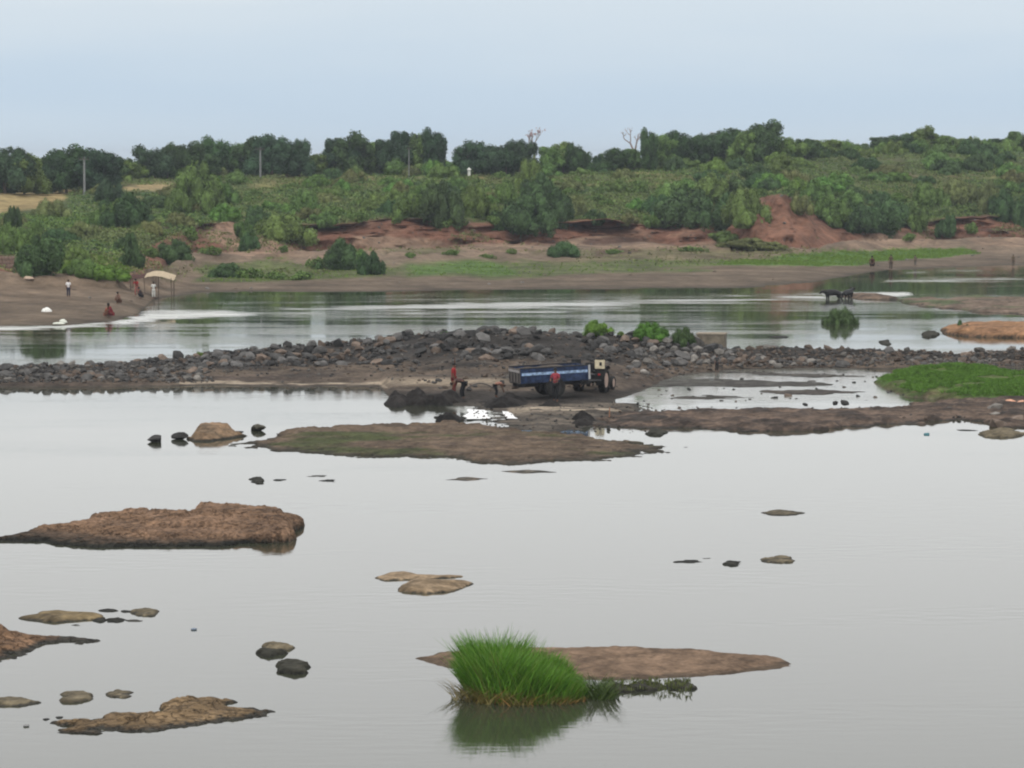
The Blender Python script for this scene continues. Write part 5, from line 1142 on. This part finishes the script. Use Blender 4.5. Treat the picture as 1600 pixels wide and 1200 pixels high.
box("block", (0, 0, .42), (1.72, 1.5, 1.15), CONC, ce, .03); box("cap", (0, 0, 1.03), (1.80, 1.58, .10), flat("pale_concrete", (.26, .22, .17), .95), ce, .02)
def pole(u, vt, vb, label, sc_=1.0):
    p = on_bank(u, vb, 3.1); dd = ppm(p.y, p.z); hh = (vb - vt) / dd; e = empty("utility_pole", p); tag(e, label, "utility pole", "utility poles on the plateau")
    bm = bmesh.new(); tube(bm, [(0, 0, -.3), (0, 0, hh)], [.18 * sc_, .13 * sc_], 8); mk("post", bm, flat("pole_concrete", (.21, .215, .215), .9), e)
    bm = bmesh.new(); bmbox(bm, Vector((0, -.2, hh - .35)), (1.3 * sc_, .10, .10)); mk("crossarm", bm, RUSTY, e)
    for k in (-1, 0, 1):
        bm = bmesh.new(); tube(bm, [(k * .55 * sc_, -.2, hh - .3), (k * .55 * sc_, -.2, hh - .05)], [.05, .07], 6); mk("insulator", bm, RUB, e)
pole(132, 245, 304, "leftmost utility pole, pale against the dark trees"); pole(407, 228, 276, "tallest pale utility pole, left of the middle"); pole(639, 226, 274, "faint grey utility pole in front of the dense skyline trees", .45)

def bare_tree(u, vb, vt, seed, mat, label, spread=.45, blos=None, dense=5):
    p = on_bank(u, vb, 3.1); hh = (vb - vt) / ppm(p.y, p.z); e = empty("bare_tree", p); tag(e, label, "tree"); r = random.Random(seed)
    bm = bmesh.new(); tips = []
    def grow(pt, d, L0, rad, lev):
        pts, rads = [pt], [rad]; q = pt
        for i in range(3):
            d = (d + Vector((r.gauss(0, .14), r.gauss(0, .14), r.gauss(0, .06)))).normalized(); q = q + d * L0 / 3; pts.append(q); rads.append(rad * (1 - .09 * (i + 1)))
        tube(bm, pts, rads, 5)
        if lev == 0: tips.append(q); return
        for k in range(2 if lev > 2 else 3):
            nd = (d + Vector((r.uniform(-1, 1) * spread * 1.5, r.uniform(-1, 1) * spread * 1.5, r.uniform(.0, .5)))).normalized(); grow(q, nd, L0 * r.uniform(.6, .85), rads[-1] * .78, lev - 1)
    grow(Vector((0, 0, -.2)), Vector((.02, 0, 1)), hh * .42, hh * .06, 4)
    zs = max(v_.co.z for v_ in bm.verts); 
    for v_ in bm.verts: v_.co *= hh / zs
    mk("trunk", bm, mat, e)
    if blos:
        pts = np.array([t_ * (hh / zs) for t_ in tips]); clumps("leaves", pts, .5, blos[1], blos[0], seed, kind=None, parent=e)
GREYB = flat("grey_bark", (.30, .24, .235), .9)
bare_tree(988, 246, 184, 4, GREYB, "branching bare greyish pink tree standing above the skyline right of the middle", .55)
bare_tree(834, 248, 187, 9, GREYB, "thin pinkish bare tree with sparse blossom on the skyline at the middle", .30, (flat("pink_blossom", (.33, .20, .19), .9), 3))
bare_tree(1124, 232, 193, 15, GREYB, "pale twiggy tree poking from the dark skyline trees right of the bare one", .5)
# white marker on the plateau
mp_ = on_bank(733, 276, 3.1); e = empty("marker_post", mp_); tag(e, "small white hut-like marker on the plateau edge above the red cliff", "marker")
box("post", (0, 0, .5), (.42, .4, 1.1), flat("whitewash", (.62, .62, .58), .9), e, .03)
bm = bmesh.new(); bmesh.ops.create_cone(bm, segments=4, radius1=.5, radius2=.05, depth=.35, matrix=Matrix.Translation((0, 0, 1.24)) @ Matrix.Rotation(math.pi / 4, 4, 'Z')); mk("cap", bm, flat("whitewash_cap", (.55, .55, .52), .9), e)
# ------------------------------------------------------------------ buffaloes
BUFM = flat("black_hide", (.007, .007, .007), .55, spec=.3)
def buffalo(p, rz, label, headup=0, scale=1.0):
    e = empty("buffalo", p, rz); e.scale = (scale,) * 3; tag(e, label, "buffalo", "buffaloes in the far shallows")
    J = dict(rump=(0,-.85,1.12), belly=(0,-.3,1.02), ribs=(0,.25,1.02), shoulder=(0,.68,1.10), neck=(0,1.02,1.18 + headup * .5), poll=(0,1.28,1.25 + headup), muzzle=(0,1.62,1.02 + headup), tail=(0,-1.06,1.05), tail2=(0,-1.12,.55))
    E = [('rump','belly'),('belly','ribs'),('ribs','shoulder'),('shoulder','neck'),('neck','poll'),('poll','muzzle'),('rump','tail'),('tail','tail2')]
    rad = dict(rump=.27, belly=.38, ribs=.39, shoulder=.32, neck=.20, poll=.15, muzzle=.095, tail=.04, tail2=.025)
    for s_d, sx in (('L', 1), ('R', -1)):
        J.update({'ft'+s_d: (sx*.20,.62,.80), 'fk'+s_d: (sx*.20,.60,.42), 'ff'+s_d: (sx*.20,.62,.02), 'bt'+s_d: (sx*.20,-.80,.85), 'bk'+s_d: (sx*.21,-.66,.62), 'bh'+s_d: (sx*.21,-.95,.40), 'bf'+s_d: (sx*.21,-.86,.02)})
        E += [('shoulder','ft'+s_d),('ft'+s_d,'fk'+s_d),('fk'+s_d,'ff'+s_d),('rump','bt'+s_d),('bt'+s_d,'bk'+s_d),('bk'+s_d,'bh'+s_d),('bh'+s_d,'bf'+s_d)]
        rad.update({'ft'+s_d: .15, 'fk'+s_d: .08, 'ff'+s_d: .07, 'bt'+s_d: .18, 'bk'+s_d: .13, 'bh'+s_d: .08, 'bf'+s_d: .07})
    link("body", skin_mesh(J, E, rad, 1), BUFM, e); pl = Vector(J['poll'])
    for sx in (-1, 1):
        bm = bmesh.new(); tube(bm, [pl + Vector((sx * .10, -.02, .08)), pl + Vector((sx * .34, -.12, .12)), pl + Vector((sx * .46, -.30, .28))], [.055, .04, .012], 7); mk("horn", bm, flat("horn", (.05, .045, .04), .5), e)
        bm = bmesh.new(); bmesh.ops.create_icosphere(bm, subdivisions=2, radius=1, matrix=Matrix.Translation(pl + Vector((sx * .24, -.04, -.04))) @ Matrix.Diagonal((.14, .03, .07, 1))); mk("ear", bm, BUFM, e, True)
    return e
b1 = at(1301, 467, 0); buffalo(Vector((b1.x, b1.y, -.28)), math.radians(115), "left black buffalo standing side-on in the far shallows", -.1, .82)
b2 = at(1324, 466, 0); buffalo(Vector((b2.x, b2.y, -.30)), math.radians(-35), "right black buffalo with its head lifted in the far shallows", .22, .78)
# bush in the water
bp_ = at(1313, 508, -.1); shrub(1313, 508, 50, 32, 'dark', None, p=bp_)["label"] = "round dark bush growing out of the calm water beyond the causeway"
for (u, v, h_) in [(1500,505,14),(1511,507,8),(1523,503,6)]:
    q = at(u, v + 6, .3); o = shrub(u, v, 8, h_, 'dark', None, p=q); o["label"] = {1500: "taller tuft on the left end of the orange sandbank", 1511: "small tuft between two others on the orange sandbank", 1523: "lowest tuft, furthest right on the orange sandbank"}[u]
# blue floating thing and small rings
def floater(u, v, r0, r1, mat, label, name, cat):
    bm = bmesh.new(); tube(bm, [(math.cos(a) * r0, math.sin(a) * r0 * 1.0, .02) for a in [i * math.pi / 10 for i in range(21)]], [r1] * 21, 6); o = mk(name, bm, mat, None, True); o.location = at(u, v, 0); tag(o, label, cat)
o = bundle(1448, 679, .13, .08, flat("teal_plastic", (.05, .17, .20), .4), "small teal plastic bag floating right of the long mud bar", "plastic_bag", p=at(1448, 679, 0)); o["category"] = "bag"
floater(303, 984, .06, .02, flat("grey_blue_plastic", (.18, .22, .28), .5), "tiny grey-blue ring floating in open water near the lower left", "floating_ring", "ring")
floater(41, 1135, .05, .018, flat("grey_plastic", (.25, .25, .25), .5), "tiny pale ring floating left of the bottom bar", "floating_ring", "ring")
# stick in the mud and reed stems
o = None; bm = bmesh.new(); tube(bm, [(0, 0, -.1), (.02, 0, .55)], [.03, .02], 6); o = mk("stake", bm, flat("orange_wood", (.30, .14, .08), .9), None); o.location = at(952, 655, 0); tag(o, "short orange brown stake in the mud in front of the tractor", "stake")
# hooped pipe beside the bending person
bm = bmesh.new(); q = on_spit(735, 612); tube(bm, [(q.x + (i / 12 - .2) * 1.7, q.y, .35 + math.sin(i / 12 * math.pi) * .38) for i in range(13)], [.035] * 13, 6); o = mk("hose", bm, flat("grey_hose", (.10, .09, .085), .8), None); tag(o, "dark arched hose on the pale sand behind the bending person", "hose")
# sky glare on the pool, painted as thin white pieces
for (u0, u1, v0, v1, lab) in [(728,768,640,655,"larger painted white glare on the pool beside the black mud heap"),(790,806,643,654,"smaller painted white glare right of the larger one on the pool")]:
    a, b_ = at((u0 + u1) / 2, v1, .05), at((u0 + u1) / 2, v0, .05); w_ = (u1 - u0) / ppm(a.y)
    n = 10; A, B = np.meshgrid(np.linspace(-w_ / 2, w_ / 2, n), np.linspace(0, b_.y - a.y, 8)); A = A * (1 - .35 * B / (b_.y - a.y)) - .25 * B / (b_.y - a.y) + .25 * fbm(A * 1.3 + u0, B * 1.1, o=3); B = B + .5 * fbm(A * 1.5, B + u0, o=3, seed=8)
    Zs = .06 + .03 * fbm(A * 2, B * 1.2, o=3, seed=int(u0)); Vt = np.stack([A, B, Zs], -1).reshape(-1, 3); V_ = np.concatenate([Vt, Vt - [0, 0, .012]]); F1 = gridfaces(8, n)
    o = link("pool_glare", npmesh("pool_glare", V_, np.concatenate([F1, F1[:, ::-1] + len(Vt)])), flat("white_glare", (.80, .80, .80), .5, var=.1)); o.location = (a.x, a.y, 0); tag(o, lab, "plastic sheet")
# ------------------------------------------------------------------ foreground grass clump
def grass_clump(c, outline, n, mat, mat2, seed, label):
    """tapering bent blades rooted in an ellipse, taller to the left"""
    r = np.random.RandomState(seed); cx, cy_, rx, ry = outline
    a = r.uniform(0, 2 * np.pi, n); q = np.sqrt(r.uniform(0, 1, n)); X_ = cx + np.cos(a) * q * rx; Y_ = cy_ + np.sin(a) * q * ry
    tt = (X_ - (cx - rx)) / (2 * rx)
    Hh = np.interp(tt, [0, .08, .22, .45, .7, .9, 1.0], [.85, 1.35, 1.52, 1.28, .88, .50, .22]) * (1 + .22 * fbm(X_ * 2.2, Y_ * 2.2, o=3, seed=seed)) * r.uniform(.55, .96, n)
    lean = r.normal(.0, .11, n) + .25 * fbm(X_ * 1.8, Y_ * 1.8, o=2, seed=seed + 5) + (tt - .45) * .12; leany = r.normal(-.05, .16, n); bend = r.uniform(.05, .38, n); W_ = r.uniform(.008, .017, n)
    rows = []; K = 5; ang = r.uniform(0, 6.28, n); sx, sy = np.cos(ang), np.sin(ang)
    for k in range(K):
        f = k / (K - 1); zz = Hh * (f - .18 * bend * f * f); dx = Hh * (lean * f + bend * f * f * np.sign(lean + .001)); dy = Hh * (leany * f + .4 * bend * f * f * np.sign(leany))
        wv = W_ * (1 - f) ** .7 + .0015
        rows.append(np.stack([np.stack([X_ + dx - sx * wv, Y_ + dy - sy * wv, zz - .08], 1), np.stack([X_ + dx + sx * wv, Y_ + dy + sy * wv, zz - .08], 1)], 1))
    V = np.stack(rows, 1).reshape(n, K * 2, 3); base = (np.arange(n) * K * 2)[:, None, None]
    f0 = np.array([[2 * k, 2 * k + 1, 2 * k + 3, 2 * k + 2] for k in range(K - 1)])[None] + base
    return V.reshape(-1, 3), f0.reshape(-1, 4)
gc = at(820, 1088, 0); sg = ppm(gc.y)
def grass_mat(name, lo, hi, tip):
    m, t, b = newmat(name); ge = N(t, "ShaderNodeNewGeometry"); cr_ = N(t, "ShaderNodeValToRGB"); cr_.color_ramp.elements[0].color = (*lo, 1); cr_.color_ramp.elements[1].color = (*hi, 1); e3 = cr_.color_ramp.elements.new(.93); e3.color = (*hi, 1); cr_.color_ramp.elements[2].position = 1; cr_.color_ramp.elements[2].color = (*tip, 1)
    t.links.new(ge.outputs["Random Per Island"], cr_.inputs[0]); t.links.new(cr_.outputs[0], b.inputs["Base Color"]); b.inputs["Roughness"].default_value = .55; b.inputs["Specular IOR Level"].default_value = .3
    b.inputs["Transmission Weight"].default_value = 0; return m
ge_ = empty("grass_clump", (gc.x, gc.y, 0)); tag(ge_, "tall bright green grass clump standing in the water before the foreground sandbar", "grass clump")
V, Fq = grass_clump(None, (0.08, .2, 1.36, 1.3), 13000, None, None, 3, None)
link("green_blades", npmesh("green_blades", V, Fq), grass_mat("green_blade", (.05, .145, .013), (.15, .32, .032), (.26, .33, .08)), ge_)["kind"] = "stuff"
V, Fq = grass_clump(None, (0, -.35, 1.40, 1.0), 1300, None, None, 4, None); V[:, 2] *= .36
link("dry_blades", npmesh("dry_blades", V, Fq), grass_mat("dry_blade", (.14, .12, .03), (.20, .16, .05), (.36, .17, .05)), ge_)["kind"] = "stuff"
V, Fq = grass_clump(None, (0.1, .1, 1.38, 1.2), 900, None, None, 9, None); V[:, 2] *= .92; V[:, 0] += .12 * V[:, 2]
link("old_blades", npmesh("old_blades", V, Fq), grass_mat("old_blade", (.10, .14, .03), (.17, .22, .05), (.30, .22, .09)), ge_)["kind"] = "stuff"
V, Fq = grass_clump(None, (-1.35, -.3, .3, .5), 90, None, None, 5, None); V[:, 2] *= .35
link("stray_stems", npmesh("stray_stems", V, Fq), grass_mat("stray_stem", (.12, .11, .04), (.16, .13, .06), (.2, .14, .06)), ge_)["kind"] = "stuff"
V, Fq = grass_clump(None, (1.75, -.1, .35, .5), 260, None, None, 6, None); V[:, 2] *= .5
link("low_blades", npmesh("low_blades", V, Fq), grass_mat("low_blade", (.05, .09, .02), (.08, .12, .03), (.12, .12, .04)), ge_)["kind"] = "stuff"
# weeds on the fringe right of the clump
pts = np.array([list(at(RS.uniform(935, 1080), RS.uniform(1064, 1080), .05)) for _ in range(160)])
clumps("waterside_weeds", pts, .11, 6, LEAF['olive'], 12, label="dark weeds along the waterline right of the grass clump", cat="weeds", lean=.6, blade=True)
